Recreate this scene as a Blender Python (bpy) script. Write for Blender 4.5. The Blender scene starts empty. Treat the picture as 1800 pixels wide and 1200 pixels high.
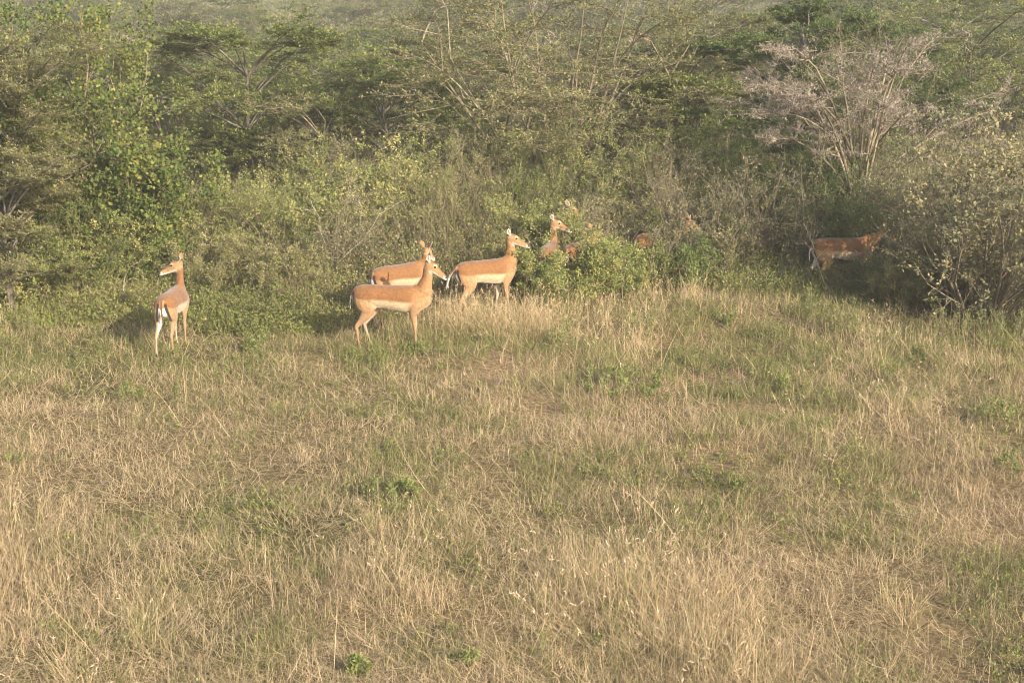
import bpy, math, random
import numpy as np
from mathutils import Vector, Matrix
from mathutils.kdtree import KDTree

R = math.radians
PI = math.pi
scene = bpy.context.scene
COL = scene.collection

# ------------------------------------------------------------------ camera
CAM_H, PITCH, FPX = 5.0, R(14.8), 2500.0
cd = bpy.data.cameras.new('camera')
cam = bpy.data.objects.new('camera', cd)
COL.objects.link(cam)
cam.location = (0, 0, CAM_H)
cam.rotation_euler = (PI / 2 - PITCH, 0, 0)
cd.sensor_width = 36.0
cd.lens = 36.0 * FPX / 1800.0
cd.clip_start, cd.clip_end = 0.1, 3000
scene.camera = cam

# ------------------------------------------------------------------ light
SUN_AZ = math.atan2(0.86, -1.0)      # compass angle from +Y: behind the viewer, to the right
SUN_EL = R(24)
w = bpy.data.worlds.new('World')
scene.world = w
w.use_nodes = True
nt = w.node_tree
sky = nt.nodes.new('ShaderNodeTexSky')
sky.sky_type = 'NISHITA'
sky.sun_disc = False
sky.sun_elevation = SUN_EL
sky.sun_rotation = SUN_AZ
sky.dust_density = 2.0
bg = nt.nodes['Background']
bg.inputs['Strength'].default_value = 0.15
nt.links.new(sky.outputs[0], bg.inputs[0])
sl = bpy.data.lights.new('sun', 'SUN')
sl.energy = 4.6
sl.angle = R(0.6)
sl.color = (1.0, 0.90, 0.77)
so = bpy.data.objects.new('sun', sl)
COL.objects.link(so)
sd = Vector((math.sin(SUN_AZ) * math.cos(SUN_EL), math.cos(SUN_AZ) * math.cos(SUN_EL), math.sin(SUN_EL)))
so.rotation_euler = sd.to_track_quat('Z', 'Y').to_euler()
so.location = sd * 50

vs = scene.view_settings
vs.view_transform = 'Standard'
vs.look = 'None'
vs.exposure = 1.25
vs.gamma = 1.0
vs.use_curve_mapping = False
cy = scene.cycles
DENOISE = True
cy.use_denoising = DENOISE
scene.cycles.filter_width = 1.1
cy.denoiser = 'OPENIMAGEDENOISE'
cy.max_bounces = 6
cy.diffuse_bounces = 3
cy.glossy_bounces = 1
cy.transmission_bounces = 3
cy.transparent_max_bounces = 4
cy.volume_bounces = 0
cy.caustics_reflective = False
cy.caustics_refractive = False

# ------------------------------------------------------------------ small maths
def vnoise(x, y, scale, seed):
    r = np.random.default_rng(seed).random((97, 97))
    x = np.asarray(x, float) / scale + 41.3
    y = np.asarray(y, float) / scale + 17.7
    xi, yi = np.floor(x).astype(int), np.floor(y).astype(int)
    fx, fy = x - xi, y - yi
    fx, fy = fx * fx * (3 - 2 * fx), fy * fy * (3 - 2 * fy)
    a, b = r[xi % 97, yi % 97], r[(xi + 1) % 97, yi % 97]
    c, d = r[xi % 97, (yi + 1) % 97], r[(xi + 1) % 97, (yi + 1) % 97]
    return (a * (1 - fx) + b * fx) * (1 - fy) + (c * (1 - fx) + d * fx) * fy

def sstep(a, b, x):
    t = np.clip((np.asarray(x, float) - a) / (b - a), 0, 1)
    return t * t * (3 - 2 * t)

def ground_z(x, y):
    x = np.asarray(x, float); y = np.asarray(y, float)
    z = (vnoise(x, y, 2.6, 1) - .5) * .14 + (vnoise(x, y, .8, 2) - .5) * .07
    z = z + (vnoise(x, y, 12, 3) - .5) * .6 * sstep(24, 45, y)
    z = z - 1.5 * sstep(27, 46, y)
    yy = np.maximum(y - 58, 0)
    z = z + .047 * yy + (vnoise(x, y, 40, 4) - .5) * 2.0 * sstep(60, 120, y)
    z = z - .047 * np.maximum(y - 330, 0)
    # small rise under the dry grass in the middle right
    z = z + .22 * np.exp(-(((x - 2.6) / 2.4) ** 2 + ((y - 20.2) / 1.3) ** 2))
    return z

CT, ST = math.cos(PITCH), math.sin(PITCH)
def hit(px, py):
    """where the view ray of a photo pixel meets the ground (flat part)"""
    u, v = (px - 900) / FPX, (600 - py) / FPX
    d = (u, CT + v * ST, -ST + v * CT)
    t = CAM_H / -d[2]
    for _ in range(4):
        z = float(ground_z(d[0] * t, d[1] * t))
        t = (CAM_H - z) / -d[2]
    return d[0] * t, d[1] * t
def xat(px, Y, z=1.0):
    return (px - 900) / FPX * (Y * CT + (CAM_H - z) * ST)
def to_px(x, y, z):
    zc = y * CT + (CAM_H - z) * ST
    return 900 + FPX * x / zc, 600 - FPX * (y * -ST * -1 * 1.0 - (CAM_H - z) * CT if False else (y * ST - (CAM_H - z) * CT)) / zc

# ------------------------------------------------------------------ mesh buffers
class MB:
    """collects quads and triangles with one value 'v' per face"""
    def __init__(s):
        s.V, s.Q, s.T, s.vq, s.vt, s.n = [], [], [], [], [], 0
    def add(s, V, Q=None, vq=None, T=None, vt=None):
        V = np.asarray(V, np.float32).reshape(-1, 3)
        if Q is not None and len(Q):
            s.Q.append(np.asarray(Q, np.int32) + s.n); s.vq.append(np.broadcast_to(np.asarray(vq, np.float32), (len(Q),)))
        if T is not None and len(T):
            s.T.append(np.asarray(T, np.int32) + s.n); s.vt.append(np.broadcast_to(np.asarray(vt, np.float32), (len(T),)))
        s.V.append(V); s.n += len(V)
    def mesh(s, name, mat, smooth=False):
        V = np.concatenate(s.V) if s.V else np.zeros((0, 3), np.float32)
        Q = np.concatenate(s.Q) if s.Q else np.zeros((0, 4), np.int32)
        T = np.concatenate(s.T) if s.T else np.zeros((0, 3), np.int32)
        vq = np.concatenate(s.vq) if s.vq else np.zeros(0, np.float32)
        vt = np.concatenate(s.vt) if s.vt else np.zeros(0, np.float32)
        me = bpy.data.meshes.new(name)
        me.vertices.add(len(V)); me.vertices.foreach_set('co', V.ravel())
        li = np.concatenate([Q.ravel(), T.ravel()])
        me.loops.add(len(li)); me.loops.foreach_set('vertex_index', li.astype(np.int32))
        ls = np.concatenate([np.arange(len(Q)) * 4, len(Q) * 4 + np.arange(len(T)) * 3]).astype(np.int32)
        me.polygons.add(len(ls)); me.polygons.foreach_set('loop_start', ls)
        me.update(calc_edges=True)
        a = me.attributes.new('v', 'FLOAT', 'FACE')
        a.data.foreach_set('value', np.concatenate([vq, vt]).astype(np.float32))
        if smooth:
            me.polygons.foreach_set('use_smooth', np.ones(len(ls), bool))
        me.materials.append(mat)
        return me
    def obj(s, name, mat, parent=None, smooth=False):
        o = bpy.data.objects.new(name, s.mesh(name, mat, smooth))
        COL.objects.link(o)
        if parent is not None: o.parent = parent
        return o

def norm(a):
    return a / np.maximum(np.linalg.norm(a, axis=-1, keepdims=True), 1e-9)

def tubes(mb, P, Rr, sides, v):
    """P [B,N,3] polylines, Rr [B,N] radii"""
    B, N, _ = P.shape
    if B == 0: return
    T = np.gradient(P, axis=1); T = norm(T)
    up = np.where(np.abs(T[..., 2:3]) > .9, np.array([1., 0, 0]), np.array([0, 0, 1.]))
    U = norm(np.cross(T, up)); W = np.cross(T, U)
    a = np.arange(sides) / sides * 2 * PI
    ring = U[:, :, None, :] * np.cos(a)[None, None, :, None] + W[:, :, None, :] * np.sin(a)[None, None, :, None]
    V = P[:, :, None, :] + ring * Rr[:, :, None, None]
    idx = np.arange(B * N * sides).reshape(B, N, sides)
    i0, i1 = idx[:, :-1, :], idx[:, 1:, :]
    Q = np.stack([i0, np.roll(i0, -1, 2), np.roll(i1, -1, 2), i1], -1).reshape(-1, 4)
    vv = np.broadcast_to(np.asarray(v, float).reshape(-1, 1, 1), (B, N - 1, sides)).reshape(-1)
    mb.add(V.reshape(-1, 3), Q, vv)

def leaves(mb, C, D, size, aspect, v, rng, flat=0.0, fold=.25):
    """one four-sided leaf per row: C base points, D directions, folded a little along the mid rib"""
    M = len(C)
    if M == 0: return
    D = norm(D)
    rn = norm(rng.normal(size=(M, 3)))
    if flat > 0:
        rn = norm(rn * (1 - flat) + np.array([0, 0, 1.]) * flat * 1.6)
    S = norm(np.cross(D, rn)); Nn = np.cross(S, D)
    size = np.broadcast_to(np.asarray(size, float), (M,))[:, None]
    h = size * aspect * .5
    a = C
    b = C + D * size * .45 + S * h + Nn * h * fold
    c = C + D * size
    d = C + D * size * .45 - S * h + Nn * h * fold
    V = np.stack([a, b, c, d], 1).reshape(-1, 3)
    mb.add(V, np.arange(4 * M).reshape(M, 4), v)

def blades(mb, B, az, lean, L, W, curve, nseg, v, rng):
    """grass blades: B base points, az azimuth, lean from vertical, curve extra lean by the tip"""
    M = len(B)
    if M == 0: return
    seg = (L / nseg)[:, None]
    s = (np.arange(nseg) + .5) / nseg
    th = lean[:, None] + curve[:, None] * s[None]
    dz = np.cos(th) * seg; dh = np.sin(th) * seg
    hx, hy = np.cos(az)[:, None], np.sin(az)[:, None]
    st = np.stack([dh * hx, dh * hy, dz], -1)
    P = np.concatenate([B[:, None, :], B[:, None, :] + np.cumsum(st, 1)], 1)
    fa = rng.random(M) * 2 * PI
    side = np.stack([np.cos(fa), np.sin(fa), np.zeros(M)], -1)[:, None, :]
    t = np.linspace(0, 1, nseg + 1)
    wd = (W[:, None] * (1 - .85 * t ** 1.6)[None])[..., None] * .5
    V = np.stack([P - side * wd, P + side * wd], 2).reshape(-1, 3)
    idx = np.arange(M * (nseg + 1) * 2).reshape(M, nseg + 1, 2)
    Q = np.stack([idx[:, :-1, 0], idx[:, :-1, 1], idx[:, 1:, 1], idx[:, 1:, 0]], -1).reshape(-1, 4)
    mb.add(V, Q, np.repeat(v, nseg))
    return P

# ------------------------------------------------------------------ materials
def mat_ramp(name, stops, trans=.3, rough=.9, spec=.0, bump=None, noise=None):
    m = bpy.data.materials.new(name); m.use_nodes = True
    t = m.node_tree; N = t.nodes; L = t.links
    N.clear()
    out = N.new('ShaderNodeOutputMaterial')
    at = N.new('ShaderNodeAttribute'); at.attribute_name = 'v'; at.attribute_type = 'GEOMETRY'
    rp = N.new('ShaderNodeValToRGB')
    e = rp.color_ramp.elements
    while len(e) < len(stops): e.new(.5)
    for k, (p, c) in enumerate(stops):
        e[k].position = p; e[k].color = (*c, 1)
    L.new(at.outputs['Fac'], rp.inputs[0])
    colr = rp.outputs[0]
    if noise:
        tc = N.new('ShaderNodeTexCoord'); nz = N.new('ShaderNodeTexNoise')
        nz.inputs['Scale'].default_value = noise[0]; nz.inputs['Detail'].default_value = 5
        L.new(tc.outputs['Object'], nz.inputs['Vector'])
        mp = N.new('ShaderNodeMapRange'); mp.inputs['To Min'].default_value = noise[1]; mp.inputs['To Max'].default_value = noise[2]
        mp.inputs['From Min'].default_value = .3; mp.inputs['From Max'].default_value = .7
        L.new(nz.outputs['Fac'], mp.inputs['Value'])
        mx = N.new('ShaderNodeVectorMath'); mx.operation = 'SCALE'
        L.new(colr, mx.inputs[0]); L.new(mp.outputs[0], mx.inputs['Scale'])
        colr = mx.outputs[0]
    df = N.new('ShaderNodeBsdfDiffuse'); L.new(colr, df.inputs['Color'])
    sh = df.outputs[0]
    if trans > 0:
        tr = N.new('ShaderNodeBsdfTranslucent'); L.new(colr, tr.inputs['Color'])
        mix = N.new('ShaderNodeMixShader'); mix.inputs[0].default_value = trans
        L.new(sh, mix.inputs[1]); L.new(tr.outputs[0], mix.inputs[2]); sh = mix.outputs[0]
    if spec > 0:
        gl = N.new('ShaderNodeBsdfGlossy'); gl.inputs['Roughness'].default_value = .45
        gl.inputs['Color'].default_value = (1, 1, 1, 1)
        mix = N.new('ShaderNodeMixShader'); mix.inputs[0].default_value = spec
        L.new(sh, mix.inputs[1]); L.new(gl.outputs[0], mix.inputs[2]); sh = mix.outputs[0]
    L.new(sh, out.inputs['Surface'])
    return m

def ev(*cs):
    n = len(cs)
    return [(i / (n - 1), c) for i, c in enumerate(cs)]

M_grass = mat_ramp('grass_mat', [
    (0.00, (.045, .050, .018)), (.10, (.10, .12, .035)), (.22, (.17, .19, .055)), (.34, (.25, .24, .09)), (.38, (.11, .08, .05)), (.43, (.17, .125, .075)),
    (.50, (.33, .245, .135)), (.66, (.46, .345, .185)), (.80, (.60, .465, .27)), (.92, (.50, .34, .22)), (1.0, (.62, .52, .34))], trans=.25)
M_leaf_acacia = mat_ramp('acacia_leaf', ev((0.099, 0.127, 0.033), (0.151, 0.185, 0.049), (0.227, 0.244, 0.068), (0.302, 0.297, 0.106)), trans=.3)
M_leaf_olive = mat_ramp('olive_leaf', ev((0.106, 0.109, 0.040), (0.163, 0.161, 0.059), (0.226, 0.213, 0.086), (0.313, 0.270, 0.132)), trans=.3)
M_leaf_far = mat_ramp('far_leaf', ev((0.112, 0.128, 0.053), (0.160, 0.173, 0.068), (0.224, 0.210, 0.090), (0.304, 0.262, 0.135)), trans=.25)
M_leaf_green = mat_ramp('green_leaf', ev((0.059, 0.082, 0.025), (0.094, 0.128, 0.036), (0.161, 0.178, 0.048), (0.282, 0.255, 0.069), (0.526, 0.386, 0.083)), trans=.35)
M_leaf_lime = mat_ramp('lime_leaf', ev((0.108, 0.133, 0.042), (0.168, 0.201, 0.059), (0.240, 0.256, 0.083), (0.335, 0.312, 0.108), (0.480, 0.400, 0.165)), trans=.35)
M_leaf_dark = mat_ramp('dark_leaf', ev((0.060, 0.087, 0.029), (0.090, 0.131, 0.036), (0.135, 0.174, 0.052), (0.225, 0.246, 0.078)), trans=.3)
M_leaf_dry = mat_ramp('dry_leaf', ev((0.089, 0.097, 0.052), (0.134, 0.132, 0.077), (0.200, 0.186, 0.104), (0.298, 0.266, 0.117), (0.335, 0.266, 0.156)), trans=.3)
M_bark = mat_ramp('bark', ev((.06, .05, .038), (.11, .092, .07), (.19, .16, .125)), trans=0, noise=(14, .6, 1.35))
M_twig = mat_ramp('twig', ev((.08, .065, .045), (.15, .12, .08), (.30, .24, .16)), trans=0, noise=(9, .7, 1.3))
M_pale = mat_ramp('pale_twig', ev((.24, .20, .15), (.36, .30, .23), (.48, .42, .33)), trans=0, noise=(9, .7, 1.25))
M_thorn = mat_ramp('thorn', ev((0.137, 0.108, 0.082), (0.230, 0.189, 0.146), (0.393, 0.335, 0.267)), trans=.1)

# ------------------------------------------------------------------ bookkeeping
def tag(o, label=None, cat=None, group=None, kind=None):
    if label: o['label'] = label
    if cat: o['category'] = cat
    if group: o['group'] = group
    if kind: o['kind'] = kind
    return o
def empty(name, loc=(0, 0, 0), rz=0.0):
    o = bpy.data.objects.new(name, None); COL.objects.link(o)
    o.location = loc; o.rotation_euler = (0, 0, rz); o.empty_display_size = .3
    return o
def copy_tree(o):
    c = o.copy(); COL.objects.link(c)
    for ch in o.children:
        k = ch.copy(); COL.objects.link(k); k.parent = c
        k.matrix_parent_inverse = ch.matrix_parent_inverse
    return c

# ------------------------------------------------------------------ ground
def build_ground():
    xs = np.concatenate([-np.geomspace(650, 26, 24), np.linspace(-25, 25, 201), np.geomspace(26, 650, 24)])
    ys = np.concatenate([np.linspace(-60, 6, 12), np.linspace(6.5, 34, 166), np.geomspace(34.4, 650, 80)])
    X, Y = np.meshgrid(xs, ys)
    Z = ground_z(X, Y)
    nx, ny = len(xs), len(ys)
    idx = np.arange(nx * ny).reshape(ny, nx)
    Q = np.stack([idx[:-1, :-1], idx[:-1, 1:], idx[1:, 1:], idx[1:, :-1]], -1).reshape(-1, 4)
    m = bpy.data.materials.new('soil'); m.use_nodes = True
    t = m.node_tree; N = t.nodes; L = t.links
    bs = N['Principled BSDF']; bs.inputs['Roughness'].default_value = 1; bs.inputs['Specular IOR Level'].default_value = 0
    tc = N.new('ShaderNodeTexCoord')
    n1 = N.new('ShaderNodeTexNoise'); n1.inputs['Scale'].default_value = 22; n1.inputs['Detail'].default_value = 8
    n2 = N.new('ShaderNodeTexNoise'); n2.inputs['Scale'].default_value = .09; n2.inputs['Detail'].default_value = 5
    L.new(tc.outputs['Object'], n1.inputs[0]); L.new(tc.outputs['Object'], n2.inputs[0])
    r1 = N.new('ShaderNodeValToRGB')
    for k, (p, c) in enumerate([(.3, (.065, .047, .028)), (.5, (.125, .093, .055)), (.7, (.22, .17, .105))]):
        if k > 1: r1.color_ramp.elements.new(.5)
        r1.color_ramp.elements[k].position = p; r1.color_ramp.elements[k].color = (*c, 1)
    L.new(n1.outputs[0], r1.inputs[0])
    r2 = N.new('ShaderNodeValToRGB')
    r2.color_ramp.elements[0].position = .42; r2.color_ramp.elements[0].color = (.62, .72, .5, 1)
    r2.color_ramp.elements[1].position = .58; r2.color_ramp.elements[1].color = (1.45, 1.3, 1.15, 1)
    L.new(n2.outputs[0], r2.inputs[0])
    mx = N.new('ShaderNodeMixRGB'); mx.blend_type = 'MULTIPLY'; mx.inputs[0].default_value = 1
    L.new(r1.outputs[0], mx.inputs[1]); L.new(r2.outputs[0], mx.inputs[2])
    L.new(mx.outputs[0], bs.inputs['Base Color'])
    mb = MB(); mb.add(np.stack([X, Y, Z], -1).reshape(-1, 3), Q, 0)
    o = mb.obj('ground', m, smooth=True)
    tag(o, 'dry earth under the grass and the thorn bush country beyond', 'ground', kind='structure')
build_ground()

# ------------------------------------------------------------------ grass
def blob(px, py, cx, cy_, sx, sy):
    return np.exp(-(((px - cx) / sx) ** 2 + ((py - cy_) / sy) ** 2))
def proj(x, y, z=0.0):
    zc = y * CT + (CAM_H - z) * ST
    return 900 + FPX * x / zc, 600 - FPX * (y * ST - (CAM_H - z) * CT) / zc

# real patches of greener or taller growth, laid out on the ground plan
GREEN = [(p, q, a, b, s) for p, q, a, b, s in [
    (640, 625, 90, 22, .8), (1090, 650, 110, 45, .8), (760, 620, 120, 40, .5), (330, 625, 230, 25, .55), (120, 640, 160, 40, .6),
    (690, 850, 70, 50, .8), (430, 900, 120, 60, .5), (1330, 700, 80, 60, .4), (1250, 850, 150, 50, .45), (1500, 700, 100, 60, .4),
    (1740, 720, 80, 60, .6), (1560, 930, 90, 50, .7), (1760, 1000, 80, 60, .6), (800, 1150, 90, 40, .6), (1000, 1130, 120, 50, .35),
    (560, 760, 200, 60, .3), (1480, 830, 80, 50, .5), (1400, 960, 120, 60, .4), (950, 560, 90, 40, .5), (190, 910, 80, 50, .4), (1480, 560, 60, 50, .6)]]
TALL = [(1180, 560, 130, 45, 1.2), (860, 578, 110, 34, 2.2), (950, 560, 90, 40, .8), (1050, 620, 200, 70, .5), (1180, 720, 160, 60, .4), (950, 820, 150, 80, .55),
        (60, 980, 100, 130, .8), (760, 1050, 220, 130, .55), (1090, 1050, 160, 140, .55), (1260, 1130, 120, 120, .6), (1580, 780, 160, 90, .55),
        (1440, 640, 120, 60, .7), (1560, 620, 120, 60, .6), (1720, 640, 100, 60, .7), (300, 1120, 160, 60, .4), (1560, 1090, 200, 80, .5)]
TALL += [(640, 616, 60, 12, 1.2), (300, 622, 50, 12, 1.2), (720, 614, 30, 12, 1.0)]
SHORT = [(500, 740, 240, 110, 1.0), (200, 820, 180, 70, .7), (1330, 880, 160, 40, .8), (1300, 540, 90, 18, .8)]

def fields(x, y):
    px, py = proj(x, y)
    g = .18 + .55 * (vnoise(x, y, .55, 11) - .45) + .45 * (vnoise(x, y, 1.7, 12) - .5)
    g = g + .34 * sstep(820, 590, py)
    for c in GREEN: g = g + c[4] * .55 * blob(px, py, *c[:4])
    t = .22 + .5 * (vnoise(x, y, .9, 13) - .5) + .4 * (vnoise(x, y, .35, 14) - .5)
    for c in TALL: t = t + c[4] * .6 * blob(px, py, *c[:4])
    for c in SHORT: t = t - c[4] * .5 * blob(px, py, *c[:4])
    return np.clip(g, 0, 1), np.clip(t, 0, 1)

def sample_area(n, rng, y0, y1, power=1.0, margin=1.6):
    u = rng.random(n)
    # even density per picture area rather than per square metre: denser near the viewer
    y = (y0 ** (1 - power) + u * (y1 ** (1 - power) - y0 ** (1 - power))) ** (1 / (1 - power)) if power != 1 else y0 * (y1 / y0) ** u
    hw = y * .385 + margin
    x = (rng.random(n) * 2 - 1) * hw
    return x, y

def build_grass():
    rng = np.random.default_rng(5)
    # ---- short tangled mat
    mb = MB()
    n = 720000
    x, y = sample_area(n, rng, 8.2, 25.0, 1.0)
    g, t = fields(x, y)
    bare = vnoise(x, y, .5, 21)
    keep = rng.random(n) < np.clip(-.25 + 1.9 * bare, .08, 1)
    x, y, g, t = x[keep], y[keep], g[keep], t[keep]
    n = len(x)
    z = ground_z(x, y) + rng.random(n) ** 2 * .05
    isg = rng.random(n) < g * .85
    L = (.05 + .13 * rng.random(n) ** 1.5) * (1 + .9 * t) * (.75 + .022 * y)
    W = (.0018 + .0020 * rng.random(n)) * (.55 + y * .045)
    az = rng.random(n) * 2 * PI
    lean = np.where(rng.random(n) < .62, R(70) + rng.normal(size=n) * .28, np.abs(rng.normal(size=n)) * .7)
    curve = rng.normal(size=n) * 1.0 + .35
    v = np.where(isg, .08 + .26 * rng.random(n), .40 + .50 * rng.random(n) ** 1.1)
    v = np.where((~isg) & (rng.random(n) < .10), .92 + .08 * rng.random(n), v)
    v = np.where((~isg) & (rng.random(n) < .30), .38 + .06 * rng.random(n), v)
    blades(mb, np.stack([x, y, z], -1), az, lean, L, W, curve, 2, v, rng)
    # ---- trampled straw lying on the mat
    n = 110000
    x, y = sample_area(n, rng, 8.2, 22.5, 1.1)
    g, t = fields(x, y)
    patch = vnoise(x, y, 1.3, 23)
    keep = rng.random(n) < np.clip(patch * 1.5 - .2, .1, 1) * (1.1 - .7 * g)
    x, y = x[keep], y[keep]; n = len(x)
    sw = vnoise(x, y, .7, 24) * 6.28
    blades(mb, np.stack([x, y, ground_z(x, y) + .02 + .09 * rng.random(n)], -1), sw + rng.normal(size=n) * 1.0, PI / 2 - .12 + rng.normal(size=n) * .16,
           .10 + .24 * rng.random(n) ** 1.5, (.0026 + .002 * rng.random(n)) * (.55 + y * .045), rng.normal(size=n) * .45, 3, .55 + .42 * rng.random(n) ** 1.3, rng)
    # ---- clumps of finer upright leaves
    nc = 5200
    cx, cyy = sample_area(nc, rng, 8.2, 24.5, 1.2)
    g, t = fields(cx, cyy)
    keep = rng.random(nc) < np.clip(1.3 * np.maximum(t, g) - .12, .04, 1)
    cx, cyy, g, t = cx[keep], cyy[keep], g[keep], t[keep]
    k = 26
    X = np.repeat(cx, k) + rng.normal(size=len(cx) * k) * .05
    Y = np.repeat(cyy, k) + rng.normal(size=len(cx) * k) * .05
    G, T = np.repeat(g, k), np.repeat(t, k)
    cg = np.repeat(rng.random(len(cx)) < g * 1.05, k)
    dx, dy = X - np.repeat(cx, k), Y - np.repeat(cyy, k)
    n = len(X)
    L = (.10 + .20 * rng.random(n)) * (.35 + 1.5 * T)
    az = np.arctan2(dy, dx) + rng.normal(size=n) * .6
    lean = np.abs(rng.normal(size=n)) * .55
    curve = np.abs(rng.normal(size=n)) * .75
    W = (.0022 + .0022 * rng.random(n)) * (.6 + Y * .03)
    v = np.where(cg & (rng.random(n) < .8), .06 + .24 * rng.random(n), .44 + .40 * rng.random(n))
    blades(mb, np.stack([X, Y, ground_z(X, Y)], -1), az, lean, L, W, curve, 3, v, rng)
    o = mb.obj('grass', M_grass)
    tag(o, 'short tangled dry grass covering the clearing', 'grass', kind='stuff')
    # ---- tall stalks with seed heads
    mb = MB()
    nc = 2900
    cx, cyy = sample_area(nc, rng, 8.0, 24.0, 1.5)
    g, t = fields(cx, cyy)
    keep = rng.random(nc) < np.clip(t * 1.6 - .56, 0.008, 1)
    cx, cyy, t = cx[keep], cyy[keep], t[keep]
    # a denser bank of tall grass that the walking antelope wades through
    ex = xat(880, 19.2) + rng.normal(size=150) * .62; ey = 19.25 + rng.normal(size=150) * .22
    cx, cyy, t = np.append(cx, ex), np.append(cyy, ey), np.append(t, np.full(150, .8))
    k = 17
    n = len(cx) * k
    X = np.repeat(cx, k) + rng.normal(size=n) * .09
    Y = np.repeat(cyy, k) + rng.normal(size=n) * .09
    T = np.repeat(t, k)
    caz = np.repeat(rng.random(len(cx)) * 2 * PI, k); cl = np.repeat(np.abs(rng.normal(size=len(cx))) * .28, k)
    L = (.24 + .42 * rng.random(n)) * (.55 + .70 * T)
    az = caz + rng.normal(size=n) * 1.1
    lean = cl + np.abs(rng.normal(size=n)) * .48
    flatt = rng.random(n) < .2
    lean = np.where(flatt, 1.2 + rng.normal(size=n) * .15, lean)
    curve = rng.normal(size=n) * .45 + .2
    W = (.0020 + .0013 * rng.random(n)) * (.5 + Y * .045)
    v = np.where(rng.random(n) < .16, .26 + .1 * rng.random(n), .60 + .28 * rng.random(n))
    P = blades(mb, np.stack([X, Y, ground_z(X, Y)], -1), az, lean, L, W, curve, 4, v, rng)
    # drooping side leaves on the stalks
    sel = np.repeat(np.arange(n), 2)
    lv = rng.integers(1, 4, len(sel))
    B = P[sel, lv]
    m = len(sel)
    blades(mb, B, rng.random(m) * 2 * PI, .5 + rng.random(m) * .6, .06 + .12 * rng.random(m), .0028 + .0020 * rng.random(m) * (.5 + B[:, 1] * .04),
           .8 + rng.random(m) * .9, 2, .55 + .3 * rng.random(m), rng)
    # seed heads
    sel = np.where(rng.random(n) < .22)[0]
    for q in range(4):
        tip = P[sel, 4]; d = norm(P[sel, 4] - P[sel, 3])
        c = tip - d * (.012 * q)[None] if False else tip - d * (.014 * q)
        leaves(mb, c, d + rng.normal(size=(len(sel), 3)) * .45, .026 + .014 * rng.random(len(sel)), .25, .84 + .14 * rng.random(len(sel)), rng)
    o = mb.obj('tall_grass', M_grass)
    tag(o, 'tall golden seeding grass stalks standing and leaning over the clearing', 'grass', kind='stuff')
    # ---- long single stalks, leaning far over
    mb = MB()
    n = 170
    x, y = sample_area(n, rng, 8.3, 23, 1.6)
    L = .5 + .55 * rng.random(n)
    az = np.where(rng.random(n) < .6, PI + rng.normal(size=n) * .5, rng.random(n) * 2 * PI)
    lean = .25 + np.abs(rng.normal(size=n)) * .45
    P = blades(mb, np.stack([x, y, ground_z(x, y)], -1), az, lean, L, (.0026 + .0016 * rng.random(n)) * (.6 + y * .035), .25 + rng.normal(size=n) * .5, 5,
               .62 + .28 * rng.random(n), rng)
    o = mb.obj('dry_grass_stalks', M_grass)
    tag(o, 'long straight pale grass stalks leaning across the other grass', 'grass', kind='stuff')
build_grass()

# ------------------------------------------------------------------ plants
def children_of(P, Rr, n, rng, t0=.25, t1=1.0, spread=.9, length=.5, lenvar=.3, zbias=0.0, zscale=1.0, N=5, wig=.08, rr=.6, droop=0.0, keepdir=.6):
    """n side branches on every parent polyline"""
    B, K, _ = P.shape
    b = np.repeat(np.arange(B), n); M = len(b)
    t = t0 + (t1 - t0) * rng.random(M) ** .9
    f = t * (K - 1); i = np.minimum(f.astype(int), K - 2); fr = (f - i)[:, None]
    base = P[b, i] * (1 - fr) + P[b, i + 1] * fr
    rad = Rr[b, i] * (1 - fr[:, 0]) + Rr[b, i + 1] * fr[:, 0]
    pd = norm(P[b, i + 1] - P[b, i])
    pl = np.linalg.norm(P[b, -1] - P[b, 0], axis=-1)
    d = pd * keepdir + norm(rng.normal(size=(M, 3))) * spread
    d[:, 2] = d[:, 2] * zscale + zbias
    d = norm(d)
    L = (length * pl if length < 0 else length) if np.isscalar(length) else length[b]
    L = np.abs(L) * (1 + lenvar * (rng.random(M) * 2 - 1)) * (1.1 - .5 * t)
    s = np.linspace(0, 1, N)
    C = base[:, None] + d[:, None] * (L[:, None] * s)[..., None]
    w_ = np.cumsum(rng.normal(size=(M, N, 3)), 1) * (wig * L)[:, None, None] * s[None, :, None]
    w_[..., 2] *= max(zscale, .25)
    C = C + w_
    C[..., 2] -= droop * (L[:, None] * s ** 2)
    r = (rad * rr)[:, None] * (1 - .75 * s)[None]
    return C, np.maximum(r, .0015), b

def stems_from(n, height, radius, rng, N=7, r0=.02, base_r=.08, outward=1.0, wig=.05, hvar=.3):
    a = rng.random(n) * 2 * PI
    rr = np.sqrt(rng.random(n))
    B = np.stack([np.cos(a) * base_r * rr, np.sin(a) * base_r * rr, np.zeros(n)], -1)
    T = np.stack([np.cos(a) * radius * rr * outward, np.sin(a) * radius * rr * outward, height * (1 - hvar * rng.random(n)) * (1 - .35 * rr ** 2)], -1)
    s = np.linspace(0, 1, N)[None, :, None]
    P = B[:, None] * (1 - s) + T[:, None] * s
    hor = s ** .8 - s
    P[..., :2] -= (T - B)[:, None, :2] * hor * .5 * -1 * .3
    w_ = np.cumsum(rng.normal(size=(n, N, 3)), 1) * wig * height * s * .35
    P = P + w_
    r = r0 * (.6 + .6 * rng.random(n))[:, None] * (1 - .8 * s[..., 0])
    return P, np.maximum(r, .002)

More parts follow.
